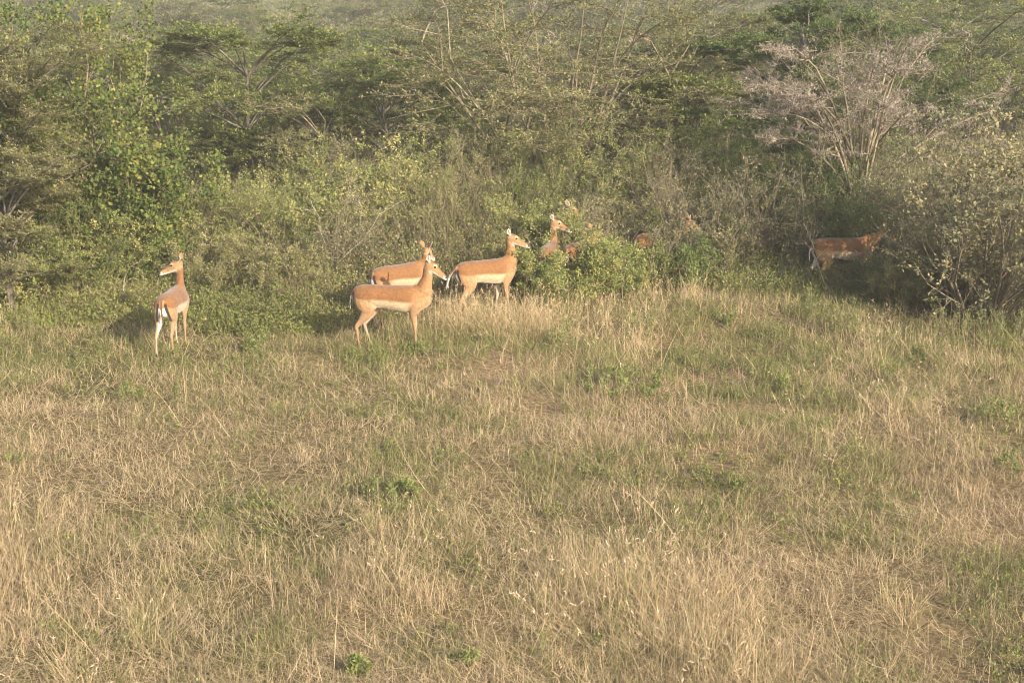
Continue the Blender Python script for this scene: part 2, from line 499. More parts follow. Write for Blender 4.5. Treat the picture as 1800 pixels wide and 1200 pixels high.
def leaf_along(mb, P, per, rng, size, aspect, vfun, jit=.03, flat=0, upd=.2, t0=.1, fold=.25, outd=.6):
    B, K, _ = P.shape
    b = np.repeat(np.arange(B), per); M = len(b)
    f = (t0 + (1 - t0) * rng.random(M)) * (K - 1); i = np.minimum(f.astype(int), K - 2); fr = (f - i)[:, None]
    C = P[b, i] * (1 - fr) + P[b, i + 1] * fr + rng.normal(size=(M, 3)) * jit * np.array([1, 1, 1 - .75 * flat])
    D = norm(P[b, i + 1] - P[b, i]) * outd + norm(rng.normal(size=(M, 3))) * np.array([1, 1, 1 - .8 * flat])
    D[:, 2] += upd
    leaves(mb, C, D, size * (.65 + .7 * rng.random(M)), aspect, vfun(M, b), rng, flat=flat, fold=fold)
    return b

def root_at(name, x, y, rz=0.0, z=None):
    return empty(name, (x, y, float(ground_z(x, y)) if z is None else z), rz)

def runners(tb, P, r):
    # the rootstock that joins the stems just under the soil
    n = len(P)
    a = P[:, 0].copy(); z = np.zeros_like(a); z[:, 2] = -.09
    q = np.stack([z, (a + z) * .5, a], 1); q[:, 1, 2] = -.09
    tubes(tb, q, np.full((n, 3), r), 4, .3)

def make_thorn_tree(name, seed, height, radius, x=0, y=0, rz=0, leafmat=None, barkmat=None, pads=34, per_pad=9, twigs=9, lpt=16,
                    leaf=.055, crown0=.45, trunk_r=.085, stems=1, layer=5, v0=0.0, aspect=.5, lean=(0, 0), flat=.8, r_in=.15, skew=(0, 0), zs=1.0):
    """flat-topped thorn tree: trunk, spreading limbs, level sprays of tiny leaves"""
    rng = np.random.default_rng(seed)
    root = root_at(name, x, y, rz)
    tb, lb = MB(), MB()
    fork = height * .82
    N = 7
    s = np.linspace(0, 1, N)
    forks = []
    for k in range(stems):
        a = rng.random() * 2 * PI
        if stems > 1: a = (k + .6 * rng.random()) / stems * 2 * PI
        off = np.array([math.cos(a), math.sin(a) * .8, 0]) * (.35 + .55 * rng.random()) * (stems > 1) * radius
        top = np.array([lean[0], lean[1], fork * (.75 + .45 * rng.random())]) + off
        bs = np.array([math.cos(a), math.sin(a), 0]) * .1 * (stems > 1)
        P = bs[None] * (1 - s[:, None]) + top[None] * s[:, None]
        P[:, :2] += np.cumsum(rng.normal(size=(N, 2)), 0) * .05 * s[:, None]
        P[0, 2] = -.1
        r = trunk_r * (1.1 - .9 * s) * (1 if stems == 1 else .75)
        tubes(tb, P[None], r[None], 8, [.3 + .4 * rng.random()])
        forks.append((P, r))
    # limbs to pad centres
    Pl, Rl = [], []
    for k in range(pads):
        a = rng.random() * 2 * PI
        rr = r_in + (1 - r_in) * math.sqrt(rng.random())
        lv = rng.integers(0, layer) / max(layer - 1, 1)
        zt = height * (crown0 + (1 - crown0) * (lv * zs + (1 - zs) * .5)) - (rr ** 2) * height * .12
        rad = radius * rr * (1.0 - .25 * (lv - .55) ** 2 * 2)
        T = np.array([math.cos(a) * rad + skew[0] * lv, math.sin(a) * rad + skew[1] * lv, zt + rng.normal() * .05])
        want = T[2] - (.30 + .35 * rng.random()) * rad - .1
        best = min(((abs(Pq[i, 2] - want) + .45 * math.hypot(Pq[i, 0] - T[0], Pq[i, 1] - T[1]), j_, i) for j_, (Pq, _) in enumerate(forks) for i in range(2, N)))
        Pf, rf = forks[best[1]]; i0 = best[2]
        b0 = Pf[i0]
        c1 = b0 + np.array([(T[0] - b0[0]) * .40, (T[1] - b0[1]) * .40, (T[2] - b0[2]) * .65])
        c2 = b0 + np.array([(T[0] - b0[0]) * .75, (T[1] - b0[1]) * .75, (T[2] - b0[2]) * 1.0])
        u = s[:, None]
        P = (1 - u) ** 3 * b0 + 3 * (1 - u) ** 2 * u * c1 + 3 * (1 - u) * u ** 2 * c2 + u ** 3 * T
        P += np.cumsum(rng.normal(size=(N, 3)), 0) * .03 * u * radius * .4
        Pl.append(P); Rl.append(trunk_r * (.22 + .18 * rng.random()) * (1 - .82 * s))
    Pl, Rl = np.array(Pl), np.maximum(np.array(Rl), .005)
    tubes(tb, Pl, Rl, 5, .4 + .4 * rng.random(len(Pl)))
    # level branchlets in each pad
    C1, R1, b1 = children_of(Pl, Rl, per_pad, rng, .45, 1, 1.0, radius * .33, .4, zbias=.06, zscale=.22, wig=.06, keepdir=.5)
    tubes(tb, C1, R1, 3, .5 + .5 * rng.random(len(C1)))
    C2, R2, b2 = children_of(C1, R1, twigs, rng, .15, 1, .9, radius * .13, .4, zbias=.10, zscale=.25, N=3, wig=.06, keepdir=.6)
    tubes(tb, C2, np.maximum(R2, .0022), 3, .5 + .5 * rng.random(len(C2)))
    pv = rng.random(len(Pl)) * .5
    v2 = pv[b1][b2]
    leaf_along(lb, C2, lpt, rng, leaf, aspect, lambda M, b: np.clip(v0 + v2[b] + .45 * rng.random(M), 0, 1), jit=.022, flat=flat, upd=.12)
    tb.obj('trunk', barkmat or M_bark, root)
    lb.obj('crown', leafmat or M_leaf_acacia, root)
    return root

def make_shrub(name, seed, height, radius, x=0, y=0, rz=0, leafmat=None, twigmat=None, stems=14, b1=7, b2=5, lpt=9, leaf=.035,
               aspect=.5, upright=.5, v0=0.0, jit=.02, l1=.33, l2=.2, r0=.016, wig=.09, vs=.6, hvar=.55, base_r=.15, upd=.3, N=7, stem_leaf=0):
    """leafy bush of many stems"""
    rng = np.random.default_rng(seed)
    root = root_at(name, x, y, rz)
    tb, lb = MB(), MB()
    P, Rr = stems_from(stems, height, radius, rng, N, r0, base_r, wig=wig, hvar=hvar)
    P[:, 0, 2] = -.06
    runners(tb, P, r0)
    tubes(tb, P, Rr, 5, .2 + .6 * rng.random(stems))
    C1, R1, i1 = children_of(P, Rr, b1, rng, .12, 1, .85, height * l1, .45, zbias=upright * .7, N=4, wig=.08)
    tubes(tb, C1, R1, 3, .3 + .6 * rng.random(len(C1)))
    C2, R2, i2 = children_of(C1, R1, b2, rng, .1, 1, .8, height * l2 * .6, .4, zbias=upright * .4, N=3, wig=.08)
    tubes(tb, C2, np.maximum(R2, .0018), 3, .4 + .6 * rng.random(len(C2)))
    sv = rng.random(len(C1)) * vs
    if lpt:
        leaf_along(lb, C2, lpt, rng, leaf, aspect, lambda M, b: np.clip(v0 + sv[i2][b] + .4 * rng.random(M) ** 1.5, 0, 1), jit=jit, upd=upd)
    if stem_leaf:
        leaf_along(lb, C1, stem_leaf, rng, leaf, aspect, lambda M, b: np.clip(v0 + sv[b] + .4 * rng.random(M) ** 1.5, 0, 1), jit=jit, upd=upd)
    tb.obj('stems', twigmat or M_twig, root)
    if lb.n: lb.obj('foliage', leafmat or M_leaf_lime, root)
    return root

def make_weed(name, seed, height, x, y, stems=7, leaf=.04, mat=None, spread=.35, v0=.2, per=26):
    """young soft plant: upright stems with leaves all the way up"""
    rng = np.random.default_rng(seed)
    root = root_at(name, x, y)
    tb, lb = MB(), MB()
    P, Rr = stems_from(stems, height, height * spread, rng, 6, .005, height * spread * .9, wig=.05, hvar=.6)
    runners(tb, P, .004)
    tubes(tb, P, Rr, 4, .6 + .3 * rng.random(stems))
    C1, R1, i1 = children_of(P, Rr, 5, rng, .3, .95, .8, height * .25, .4, zbias=.5, N=3)
    tubes(tb, C1, R1, 3, .7)
    leaf_along(lb, P, per, rng, leaf, .42, lambda M, b: np.clip(v0 + .6 * rng.random(M), 0, 1), jit=.012, upd=.25, t0=.25)
    leaf_along(lb, C1, per // 3, rng, leaf * .85, .42, lambda M, b: np.clip(v0 + .6 * rng.random(M), 0, 1), jit=.012, upd=.25)
    tb.obj('stems', M_twig, root)
    lb.obj('leaves', mat or M_leaf_lime, root)
    return root

def make_thorn_skeleton(name, seed, height, radius, x, y, rz=0, limbs=26):
    """leafless thorn tree whose branches bristle with long pale thorns"""
    rng = np.random.default_rng(seed)
    root = root_at(name, x, y, rz)
    tb, hb = MB(), MB()
    N = 8; s = np.linspace(0, 1, N)
    P0 = np.stack([.12 * s, .0 * s, s * height * .45 - .1], -1); P0[:, 0] += np.sin(s * 5) * .06
    tubes(tb, P0[None], (.075 * (1.1 - .45 * s))[None], 7, [.1])
    Pl, Rl = [], []
    for k in range(limbs):
        a = rng.random() * 2 * PI; el = rng.random()
        rad = radius * (.45 + .65 * rng.random()) * (1.12 - .3 * el)
        T = np.array([math.cos(a) * rad * 1.2, math.sin(a) * rad * .8, height * (.60 + .38 * el)])
        b0 = P0[rng.integers(3, N)]
        c1 = b0 + (T - b0) * np.array([.38, .38, .75]); c2 = b0 + (T - b0) * np.array([.75, .75, 1.04])
        u = s[:, None]
        P = (1 - u) ** 3 * b0 + 3 * (1 - u) ** 2 * u * c1 + 3 * (1 - u) * u ** 2 * c2 + u ** 3 * T
        P += np.cumsum(rng.normal(size=(N, 3)), 0) * .035 * u
        Pl.append(P); Rl.append(.026 * (.6 + .6 * rng.random()) * (1 - .75 * s))
    Pl, Rl = np.array(Pl), np.maximum(np.array(Rl), .005)
    tubes(tb, Pl, Rl, 5, .2 + .7 * rng.random(limbs))
    C1, R1, _ = children_of(Pl, Rl, 9, rng, .3, 1, .9, .62, .4, zbias=.10, zscale=.35, N=6, wig=.06, keepdir=.8)
    tubes(tb, C1, np.maximum(R1, .004), 4, .3 + .6 * rng.random(len(C1)))
    C2, R2, _ = children_of(C1, R1, 4, rng, .2, 1, .9, .3, .4, zbias=.10, zscale=.4, N=4, wig=.06, keepdir=.7)
    tubes(tb, C2, np.maximum(R2, .003), 3, .3 + .6 * rng.random(len(C2)))
    for Pq, per in ((C1, 34), (C2, 16), (Pl, 30)):
        B, K, _ = Pq.shape
        b = np.repeat(np.arange(B), per); M = len(b)
        f = rng.random(M) * (K - 1) * .999; i = f.astype(int); fr = (f - i)[:, None]
        c = Pq[b, i] * (1 - fr) + Pq[b, i + 1] * fr
        t = norm(Pq[b, i + 1] - Pq[b, i])
        d = rng.normal(size=(M, 3)); d = norm(d - (d * t).sum(-1, keepdims=True) * t * .8); d[:, 2] += .25
        leaves(hb, c, d, .045 + .04 * rng.random(M), .10, np.clip(rng.random(M), 0, 1), rng, fold=0)
    tb.obj('trunk', M_twig, root)
    hb.obj('thorns', M_thorn, root)
    return root

def make_bare(name, seed, paths, x, y, r0=.014, subs=5, sublen=.35, mat=None):
    """dry leafless branches along given paths"""
    rng = np.random.default_rng(seed)
    root = root_at(name, x, y)
    tb = MB(); Ps, Rs = [], []
    N = 8
    for p in paths:
        p = np.array(p, float)
        seg = np.linspace(0, len(p) - 1, N); i = np.minimum(seg.astype(int), len(p) - 2); f = (seg - i)[:, None]
        P = p[i] * (1 - f) + p[i + 1] * f + rng.normal(size=(N, 3)) * .02
        Ps.append(P); Rs.append(r0 * (1.1 - .8 * np.linspace(0, 1, N)))
    Ps, Rs = np.array(Ps), np.array(Rs)
    tubes(tb, Ps, Rs, 6, .3 + .6 * rng.random(len(Ps)))
    C, Rc, _ = children_of(Ps, Rs, subs, rng, .3, 1, .7, sublen, .5, zbias=.15, N=5, wig=.07)
    tubes(tb, C, Rc, 4, .3 + .6 * rng.random(len(C)))
    C2, R2, _ = children_of(C, Rc, 3, rng, .3, 1, .7, sublen * .5, .5, zbias=.1, N=4, wig=.07)
    tubes(tb, C2, np.maximum(R2, .002), 3, .3 + .6 * rng.random(len(C2)))
    return tb.obj('branches', mat or M_pale, root), root

# ------------------------------------------------------------------ antelope
def smooth_path(pts, n):
    p = np.array(pts, float)
    m = len(p)
    t = np.linspace(0, m - 1, n)
    pe = np.vstack([2 * p[0] - p[1], p, 2 * p[-1] - p[-2]])
    i = np.minimum(t.astype(int), m - 2); f = (t - i)[:, None]
    a, b, c, d = pe[i], pe[i + 1], pe[i + 2], pe[i + 3]
    return .5 * ((2 * b) + (-a + c) * f + (2 * a - 5 * b + 4 * c - d) * f ** 2 + (-a + 3 * b - 3 * c + d) * f ** 3)

def loft(acc, path, lat, tag_, n=24, sides=20, power=1.0, colfn=None, latv=(0, 1, 0)):
    """path rows: x y z half_lateral half_other ; closed tube with caps"""
    q = smooth_path(path, n)
    P, ra, rb = q[:, :3], np.maximum(q[:, 3], .003), np.maximum(q[:, 4], .003)
    T = norm(np.gradient(P, axis=0))
    lv = np.asarray(latv, float)
    if lv.ndim == 1: lv = np.repeat(lv[None], n, 0)
    A = norm(lv - (lv * T).sum(-1, keepdims=True) * T)
    Bv = np.cross(T, A)          # 'other' axis
    th = np.arange(sides) / sides * 2 * PI
    c, s_ = np.cos(th), np.sin(th)
    V = P[:, None] + A[:, None] * (ra[:, None] * c)[..., None] + Bv[:, None] * (rb[:, None] * s_)[..., None]
    V = V.reshape(-1, 3)
    base = len(acc['V'])
    acc['V'] += V.tolist()
    t = np.repeat(np.linspace(0, 1, n), sides); cc = np.tile(c, n); ss = np.tile(s_, n)
    nz = (A[:, None] * c[None, :, None] + Bv[:, None] * s_[None, :, None]).reshape(-1, 3)
    col = colfn(t, cc, ss, V, nz)
    acc['C'] += np.asarray(col).tolist()
    for i in range(n - 1):
        for j in range(sides):
            k = (j + 1) % sides
            acc['F'].append((base + i * sides + j, base + i * sides + k, base + (i + 1) * sides + k, base + (i + 1) * sides + j))
    acc['F'].append(tuple(base + j for j in range(sides))[::-1])
    acc['F'].append(tuple(base + (n - 1) * sides + j for j in range(sides)))

SADDLE = np.array((.160, .073, .026)); FAWN = np.array((.245, .137, .060)); CREAM = np.array((.39, .28, .165)); WHITE = np.array((.56, .51, .43))
BLACK = np.array((.025, .018, .014)); DARK = np.array((.16, .07, .03)); LEG = np.array((.26, .152, .075)); NOSE = np.array((.05, .035, .03))

def lerp(a, b, t):
    t = np.asarray(t)[:, None]
    return a * (1 - t) + b * t

M_coat = bpy.data.materials.new('antelope_coat'); M_coat.use_nodes = True
def _coat():
    t = M_coat.node_tree; N = t.nodes; L = t.links
    bs = N['Principled BSDF']; bs.inputs['Roughness'].default_value = .8
    bs.inputs['Specular IOR Level'].default_value = .15
    bs.inputs['Sheen Weight'].default_value = .15; bs.inputs['Sheen Roughness'].default_value = .5
    at = N.new('ShaderNodeAttribute'); at.attribute_name = 'coat'
    tc = N.new('ShaderNodeTexCoord'); nz = N.new('ShaderNodeTexNoise'); nz.inputs['Scale'].default_value = 34; nz.inputs['Detail'].default_value = 6
    L.new(tc.outputs['Object'], nz.inputs[0])
    mp = N.new('ShaderNodeMapRange'); mp.inputs['From Min'].default_value = .3; mp.inputs['From Max'].default_value = .7
    mp.inputs['To Min'].default_value = .82; mp.inputs['To Max'].default_value = 1.14
    L.new(nz.outputs[0], mp.inputs[0])
    sc = N.new('ShaderNodeVectorMath'); sc.operation = 'SCALE'
    L.new(at.outputs['Color'], sc.inputs[0]); L.new(mp.outputs[0], sc.inputs['Scale'])
    L.new(sc.outputs[0], bs.inputs['Base Color'])
    n2 = N.new('ShaderNodeTexNoise'); n2.inputs['Scale'].default_value = 120
    L.new(tc.outputs['Object'], n2.inputs[0])
    n3 = N.new('ShaderNodeTexNoise'); n3.inputs['Scale'].default_value = 7; n3.inputs['Detail'].default_value = 2
    L.new(tc.outputs['Object'], n3.inputs[0])
    b0 = N.new('ShaderNodeBump'); b0.inputs['Strength'].default_value = .55; b0.inputs['Distance'].default_value = .05
    L.new(n3.outputs[0], b0.inputs['Height'])
    bp = N.new('ShaderNodeBump'); bp.inputs['Strength'].default_value = .35; bp.inputs['Distance'].default_value = .01
    L.new(b0.outputs[0], bp.inputs['Normal'])
    L.new(n2.outputs[0], bp.inputs['Height']); L.new(bp.outputs[0], bs.inputs['Normal'])
_coat()
M_eye = bpy.data.materials.new('eye'); M_eye.use_nodes = True
M_eye.node_tree.nodes['Principled BSDF'].inputs['Base Color'].default_value = (.012, .008, .006, 1)
M_eye.node_tree.nodes['Principled BSDF'].inputs['Roughness'].default_value = .15

def make_impala(x, y, heading, label, tailcol='dark', neck=(.55, 1.16, 0.0), yaw=0.0, pitch=-28, roll=0, legs=None, tail=(-.05, .0), ear=(0, 0), dark=1.0, z=None, scale=1.0, horn=False):
    """neck = x, z, y of the skull; yaw, pitch of the head in degrees; legs = dict of joint offsets"""
    acc = {'V': [], 'F': [], 'C': []}
    # ---- torso
    def ctorso(t, c, s, V, nrm):
        up = nrm[:, 2]
        X = V[:, 0]
        line = -.12 + .10 * sstep(.15, .40, X) + .0 * X
        top = sstep(line - .11, line + .11, up)
        low = sstep(-.70, -.88, up) * (1 - .7 * sstep(.28, .42, X))
        flank = lerp(CREAM, FAWN, np.clip(sstep(.16, .36, X) * .8 + sstep(-.22, -.36, X) * .9, 0, 1))
        col = flank * (1 - top[:, None]) + SADDLE * top[:, None]
        col = col * (1 - .35 * (sstep(.55, .95, up) * 0)[:, None])
        shoulder = (sstep(.22, .40, X) * .45)[:, None]
        col = col * (1 - shoulder) + FAWN * shoulder
        col = col * (1 - low[:, None]) + WHITE * low[:, None]
        return col
    loft(acc, [(-.515, 0, .755, .05, .06), (-.475, 0, .75, .105, .115), (-.40, 0, .737, .140, .150), (-.27, 0, .730, .152, .160),
               (-.12, 0, .722, .150, .160), (.04, 0, .705, .155, .172), (.18, 0, .692, .152, .182), (.31, 0, .692, .138, .180),
               (.41, 0, .712, .112, .150), (.465, 0, .735, .085, .118), (.492, 0, .755, .05, .07)], None, 't', 40, 28, colfn=ctorso)
    # ---- legs
    L = {'hl': (0, 0), 'hr': (0, 0), 'fl': (0, 0), 'fr': (0, 0)}
    if legs: L.update(legs)
    def cleg(front, side):
        def f(t, c, s, V, nrm):
            Z = V[:, 2]
            inner = np.clip(-nrm[:, 1] * side, 0, 1)
            col = lerp(LEG * np.array([1, 1, 1.]), LEG * .95, sstep(.3, .05, Z))
            upm = sstep(.50, .68, Z)[:, None]
            col = col * (1 - upm) + FAWN * upm
            if not front:
                sm = (sstep(.66, .78, Z))[:, None]
                col = col * (1 - sm) + SADDLE * sm
                wf = sstep(.1, .9, inner)[:, None] * .3
                col = col * (1 - wf) + WHITE * wf
            else:
                wf = sstep(.1, .9, inner)[:, None] * .55
                col = col * (1 - wf) + WHITE * wf
            if not front:
                tuft = ((Z < .14) & (Z > .075) & (nrm[:, 0] < -.35))
                col = np.where(tuft[:, None], BLACK, col)
            col = np.where((Z < .032)[:, None], BLACK * 1.5, col)
            return col
        return f
    for key, sd_ in (('hl', 1), ('hr', -1)):
        dx, lift = L[key][:2]
        hk = dx * .75
        yk = .085 * sd_
        loft(acc, [(-.33, .06 * sd_, .80, .045, .08), (-.345, .075 * sd_, .70, .072, .150), (-.315 + dx * .25, .088 * sd_, .585, .060, .125), (-.325 + dx * .45, .086 * sd_, .50, .043, .082),
                   (-.385 + dx * .62, yk, .41 + lift * .3, .027, .046), (-.445 + hk, yk, .335 + lift * .5, .020, .033), (-.440 + hk * 1.05, yk, .28 + lift * .7, .0165, .023), (-.425 + dx, yk, .17 + lift * .9, .0140, .0175),
                   (-.415 + dx * 1.1, yk, .095 + lift, .017, .022), (-.395 + dx * 1.12, yk, .05 + lift, .015, .017), (-.375 + dx * 1.12, yk, .0 + lift, .020, .027)], None, 'h', 44, 14,
             colfn=cleg(False, sd_))
    for key, sd_ in (('fl', 1), ('fr', -1)):
        dx, lift = L[key][:2]
        yk = .075 * sd_
        loft(acc, [(.345, .06 * sd_, .76, .045, .075), (.35, .085 * sd_, .67, .055, .110), (.315 + dx * .1, .088 * sd_, .57, .045, .080), (.290 + dx * .2, .082 * sd_, .49, .034, .052),
                   (.300 + dx * .45, yk, .39 + lift * .3, .024, .032), (.308 + dx * .6, yk, .305 + lift * .6, .023, .026), (.308 + dx * .75, yk, .25 + lift * .7, .0155, .0175),
                   (.308 + dx * .95, yk, .15 + lift, .0135, .0155), (.310 + dx, yk, .09 + lift, .017, .020), (.325 + dx, yk, .045 + lift, .015, .016), (.340 + dx, yk, .0 + lift, .020, .026)], None, 'f', 44, 14,
             colfn=cleg(True, sd_))
    # ---- neck
    nx_, nz_, ny_ = neck
    HS = 1.12
    ya = R(yaw); pa = R(pitch)
    fw = np.array([math.cos(ya) * math.cos(pa), math.sin(ya) * math.cos(pa), math.sin(pa)])
    lt = np.array([-math.sin(ya), math.cos(ya), 0.0])
    upv = np.cross(fw, lt)
    skull = np.array([nx_, ny_, nz_])
    jn = skull - fw * .010 - upv * .045
    p0 = np.array([.30, 0, .700]); p1 = np.array([.425, 0, .800])
    def cneck(t, c, s, V, nrm):
        # 's' axis faces back of the neck when negative lateral cross
        frontm = nrm @ np.array([1, 0, 0.])
        wt = np.clip(t, 0, 1)
        fr = frontm * (1 - wt) + (nrm @ fw) * wt
        col = lerp(SADDLE * 1.05, FAWN, sstep(-.55, .25, fr))
        return lerp(np.array([0, 0, 0.]), col, np.ones(len(t))) if False else col
    npt = 20
    mid = p1 * .45 + jn * .55 + np.array([.015, 0, -.01]) * (1 if pitch > -60 else 0)
    latp = norm(np.array([[0, 1, 0]]) * (1 - np.linspace(0, 1, npt) ** 1.5)[:, None] + lt[None] * (np.linspace(0, 1, npt) ** 1.5)[:, None])
    loft(acc, [(*p0, .085, .135), (*p1, .082, .138), (*(p1 * .72 + mid * .28), .066, .108), (*mid, .050, .076), (*(mid * .45 + jn * .55), .046, .064), (*jn, .047, .060), (*(jn + upv * .03), .03, .035)],
         None, 'n', npt, 20, colfn=cneck, latv=latp)
    # ---- head
    def hp(f, u, l=0.0):
        return skull + (fw * f + upv * u + lt * l) * HS
    def chead(t, c, s, V, nrm):
        u = nrm @ upv; l = np.abs(nrm @ lt)
        rel = (V - skull) / HS
        f = rel @ fw
        col = lerp(FAWN * 1.05, SADDLE * 1.1, sstep(.45, .9, u))
        col = np.where(((u < -.45) & (f > .02))[:, None], WHITE, col)
        cheek = sstep(.0, -.5, u)[:, None] * .5
        col = col * (1 - cheek) + CREAM * cheek
        # muzzle
        col = np.where(((f > .205) & (u < .45))[:, None], WHITE, col)
        col = np.where(((f > .222) & (u > -.1))[:, None], NOSE, col)
        # dark blaze on forehead
        col = np.where(((u > .85) & (f > .0) & (f < .05))[:, None], DARK, col)
        # pale eyebrow and eye surround
        d = np.linalg.norm(np.stack([f - .062, (rel @ upv) - .030], -1), axis=-1)
        col = np.where(((d < .021) & (l > .3))[:, None], CREAM, col)
        return col
    def hrow(f, u, a, b): return (*hp(f, u), a * HS, b * HS)
    loft(acc, [hrow(-.065, -.012, .022, .026), hrow(-.045, -.004, .040, .048), hrow(-.005, -.006, .052, .064), hrow(.045, -.014, .052, .066), hrow(.085, -.025, .041, .056),
               hrow(.130, -.036, .031, .044), hrow(.175, -.044, .027, .037), hrow(.215, -.050, .026, .033), hrow(.240, -.052, .024, .029), hrow(.256, -.052, .012, .016)],
         None, 'h', 40, 22, colfn=chead, latv=lt)
    # ---- ears
    for sd_ in (1, -1):
        eb = hp(-.030, .040, .036 * sd_)
        out = norm(lt * sd_ * (.62 + ear[0]) + upv * .80 + fw * (-.42 + ear[1]))
        face = norm(fw * .75 + lt * sd_ * .65); face = norm(face - (face @ out) * out)
        wide = np.cross(out, face)
        def cear(t, c, s, V, nrm, face=face):
            inner = nrm @ face
            col = lerp(FAWN * .85, WHITE * .9, sstep(-.05, .2, inner))
            col = np.where(((inner > .93) & (t > .15) & (t < .8))[:, None], DARK * 1.6, col)
            edge = (np.abs(inner) < .35)
            col = np.where(edge[:, None], SADDLE * .7, col)
            col = np.where((t > .88)[:, None], BLACK * 1.5, col)
            return col
        rows = []
        for (tt, wd, dp) in ((0, .016, .014), (.18, .028, .012), (.42, .041, .009), (.65, .037, .008), (.85, .018, .007), (1.0, .005, .005)):
            p = eb + out * .135 * tt - face * .012 * math.sin(PI * tt)
            rows.append((*p, wd, dp))
        loft(acc, rows, None, 'e', 18, 14, colfn=cear, latv=wide)
    if horn:
        pass
    # ---- tail
    tx, ty = tail
    def ctail(t, c, s, V, nrm):
        back = -nrm[:, 0]
        col = lerp(WHITE if tailcol == 'white' else SADDLE * .45, SADDLE * .8, sstep(.45, .1, t))
        col = np.where(((back > (.45 if tailcol == 'white' else .2)) & (t > .35) & (t < .95))[:, None], BLACK * 1.5, col)
        return col
    loft(acc, [(-.46, 0, .845, .022, .02), (-.490 + tx * .15, ty * .1, .82, .020, .016), (-.512 + tx * .5, ty * .4, .74, .022, .014), (-.508 + tx * .8, ty * .75, .65, .025, .014),
               (-.495 + tx, ty, .57, .020, .013), (-.49 + tx * 1.1, ty * 1.1, .52, .006, .006)], None, 'tail', 20, 12, colfn=ctail)
    # ---- one continuous skin
    me = bpy.data.meshes.new('body_raw'); me.from_pydata(acc['V'], [], acc['F']); me.update()
    tmp = bpy.data.objects.new('body_raw', me); COL.objects.link(tmp)
    rm = tmp.modifiers.new('r', 'REMESH'); rm.mode = 'VOXEL'; rm.voxel_size = .0085; rm.use_smooth_shade = True
    sm = tmp.modifiers.new('s', 'SMOOTH'); sm.factor = .5; sm.iterations = 8
    dg = bpy.context.evaluated_depsgraph_get()
    nm = bpy.data.meshes.new_from_object(tmp.evaluated_get(dg))
    bpy.data.objects.remove(tmp); bpy.data.meshes.remove(me)
    nm.name = 'body'
    n = len(nm.vertices)
    co = np.empty(n * 3, np.float32); nm.vertices.foreach_get('co', co); co = co.reshape(-1, 3)
    nrm = np.empty(n * 3, np.float32); nm.vertices.foreach_get('normal', nrm); nrm = nrm.reshape(-1, 3)
    kd = KDTree(len(acc['V']))
    for i, v in enumerate(acc['V']): kd.insert(v, i)
    kd.balance()
    Cs = np.array(acc['C'])
    out_c = np.zeros((n, 3))
    for i in range(n):
        r_ = kd.find_n(co[i], 3)
        ws = [1 / (q[2] + .003) for q in r_]
        out_c[i] = sum(Cs[q[1]] * a for q, a in zip(r_, ws)) / sum(ws)
    # rump pattern: white between two black lines
    X, Y, Z = co.T
    istail = False
    rump = (X < -.36) & (Z > .42) & (Z < .84) & (nrm[:, 0] < -.05)
    ay = np.abs(Y)
    wz = .036 + .034 * sstep(.80, .58, Z)
    white = rump & (ay < wz) & (ay > .012)
    out_c[white] = np.where((Z[white] > .74)[:, None], FAWN, WHITE * .9)
    blk = rump & (np.abs(ay - wz - .016) < .017) & (Z > .54) & (Z < .80)
    out_c[blk] = BLACK
    mid_ = rump & (ay < .012) & (Z > .5)
    out_c[mid_] = SADDLE * .6
    # stifle fold patch of dark hair
    fold = (np.linalg.norm(np.stack([X + .205, Z - .565], -1), axis=-1) < .022) & (ay > .09)
    out_c[fold] = DARK
    out_c *= dark
    ca = nm.color_attributes.new('coat', 'FLOAT_COLOR', 'POINT')
    ca.data.foreach_set('color', np.concatenate([out_c, np.ones((n, 1))], 1).astype(np.float32).ravel())
    nm.materials.clear(); nm.materials.append(M_coat)
    nm.polygons.foreach_set('use_smooth', np.ones(len(nm.polygons), bool))
    root = root_at('impala', x, y, R(heading), z)
    root.scale = (scale,) * 3
    tag(root, label, 'antelope', 'antelopes along the edge of the thicket')
    b = bpy.data.objects.new('body', nm); COL.objects.link(b); b.parent = root
    # eyes
    for sd_ in (1, -1):
        em = MB(); c = hp(.064, .016, .0445 * sd_)
        k = 12; th = np.linspace(0, PI, 8); ph = np.arange(k) / k * 2 * PI
        V = np.array([[c + (fw * math.sin(a) * math.cos(b_) * .0165 + upv * math.sin(a) * math.sin(b_) * .0135 + lt * math.cos(a) * .012) for b_ in ph] for a in th]).reshape(-1, 3)
        idx = np.arange(8 * k).reshape(8, k)
        Q = np.stack([idx[:-1], idx[1:], np.roll(idx[1:], -1, 1), np.roll(idx[:-1], -1, 1)], -1).reshape(-1, 4)
        em.add(V, Q, 0)
        em.obj('eye', M_eye, root, smooth=True)
    return root

# ------------------------------------------------------------------ the antelopes
def pl(px, Y):        # ground position under a photo column at distance Y
    x = xat(px, Y, .6); return x, Y
x, y = hit(690, 613)
make_impala(x, y, 0, 'nearest antelope, tan, standing side-on in full sun with its head up, facing right',
            neck=(.525, 1.15, 0), yaw=-4, pitch=-27, legs={'hl': (.09, 0), 'hr': (-.03, 0), 'fl': (.0, 0), 'fr': (.01, 0)})
x, y = hit(308, 619)
make_impala(x, y, 88, 'antelope seen from behind with black and white rump stripes, head turned left', 'white',
            neck=(.45, 1.13, .02), yaw=96, pitch=-14, scale=.98, legs={'hl': (-.16, .05), 'hr': (.02, 0), 'fl': (.06, 0), 'fr': (-.02, 0)}, tail=(-.01, .01))
x, y = pl(702, 19.65)
make_impala(x, y, 46, 'antelope half hidden behind the nearest one, only its back and raised ears showing',
            neck=(.49, 1.00, -.05), yaw=22, pitch=-22, tail=(-.0, 0), ear=(-.15, .2))
x, y = pl(853, 19.9)
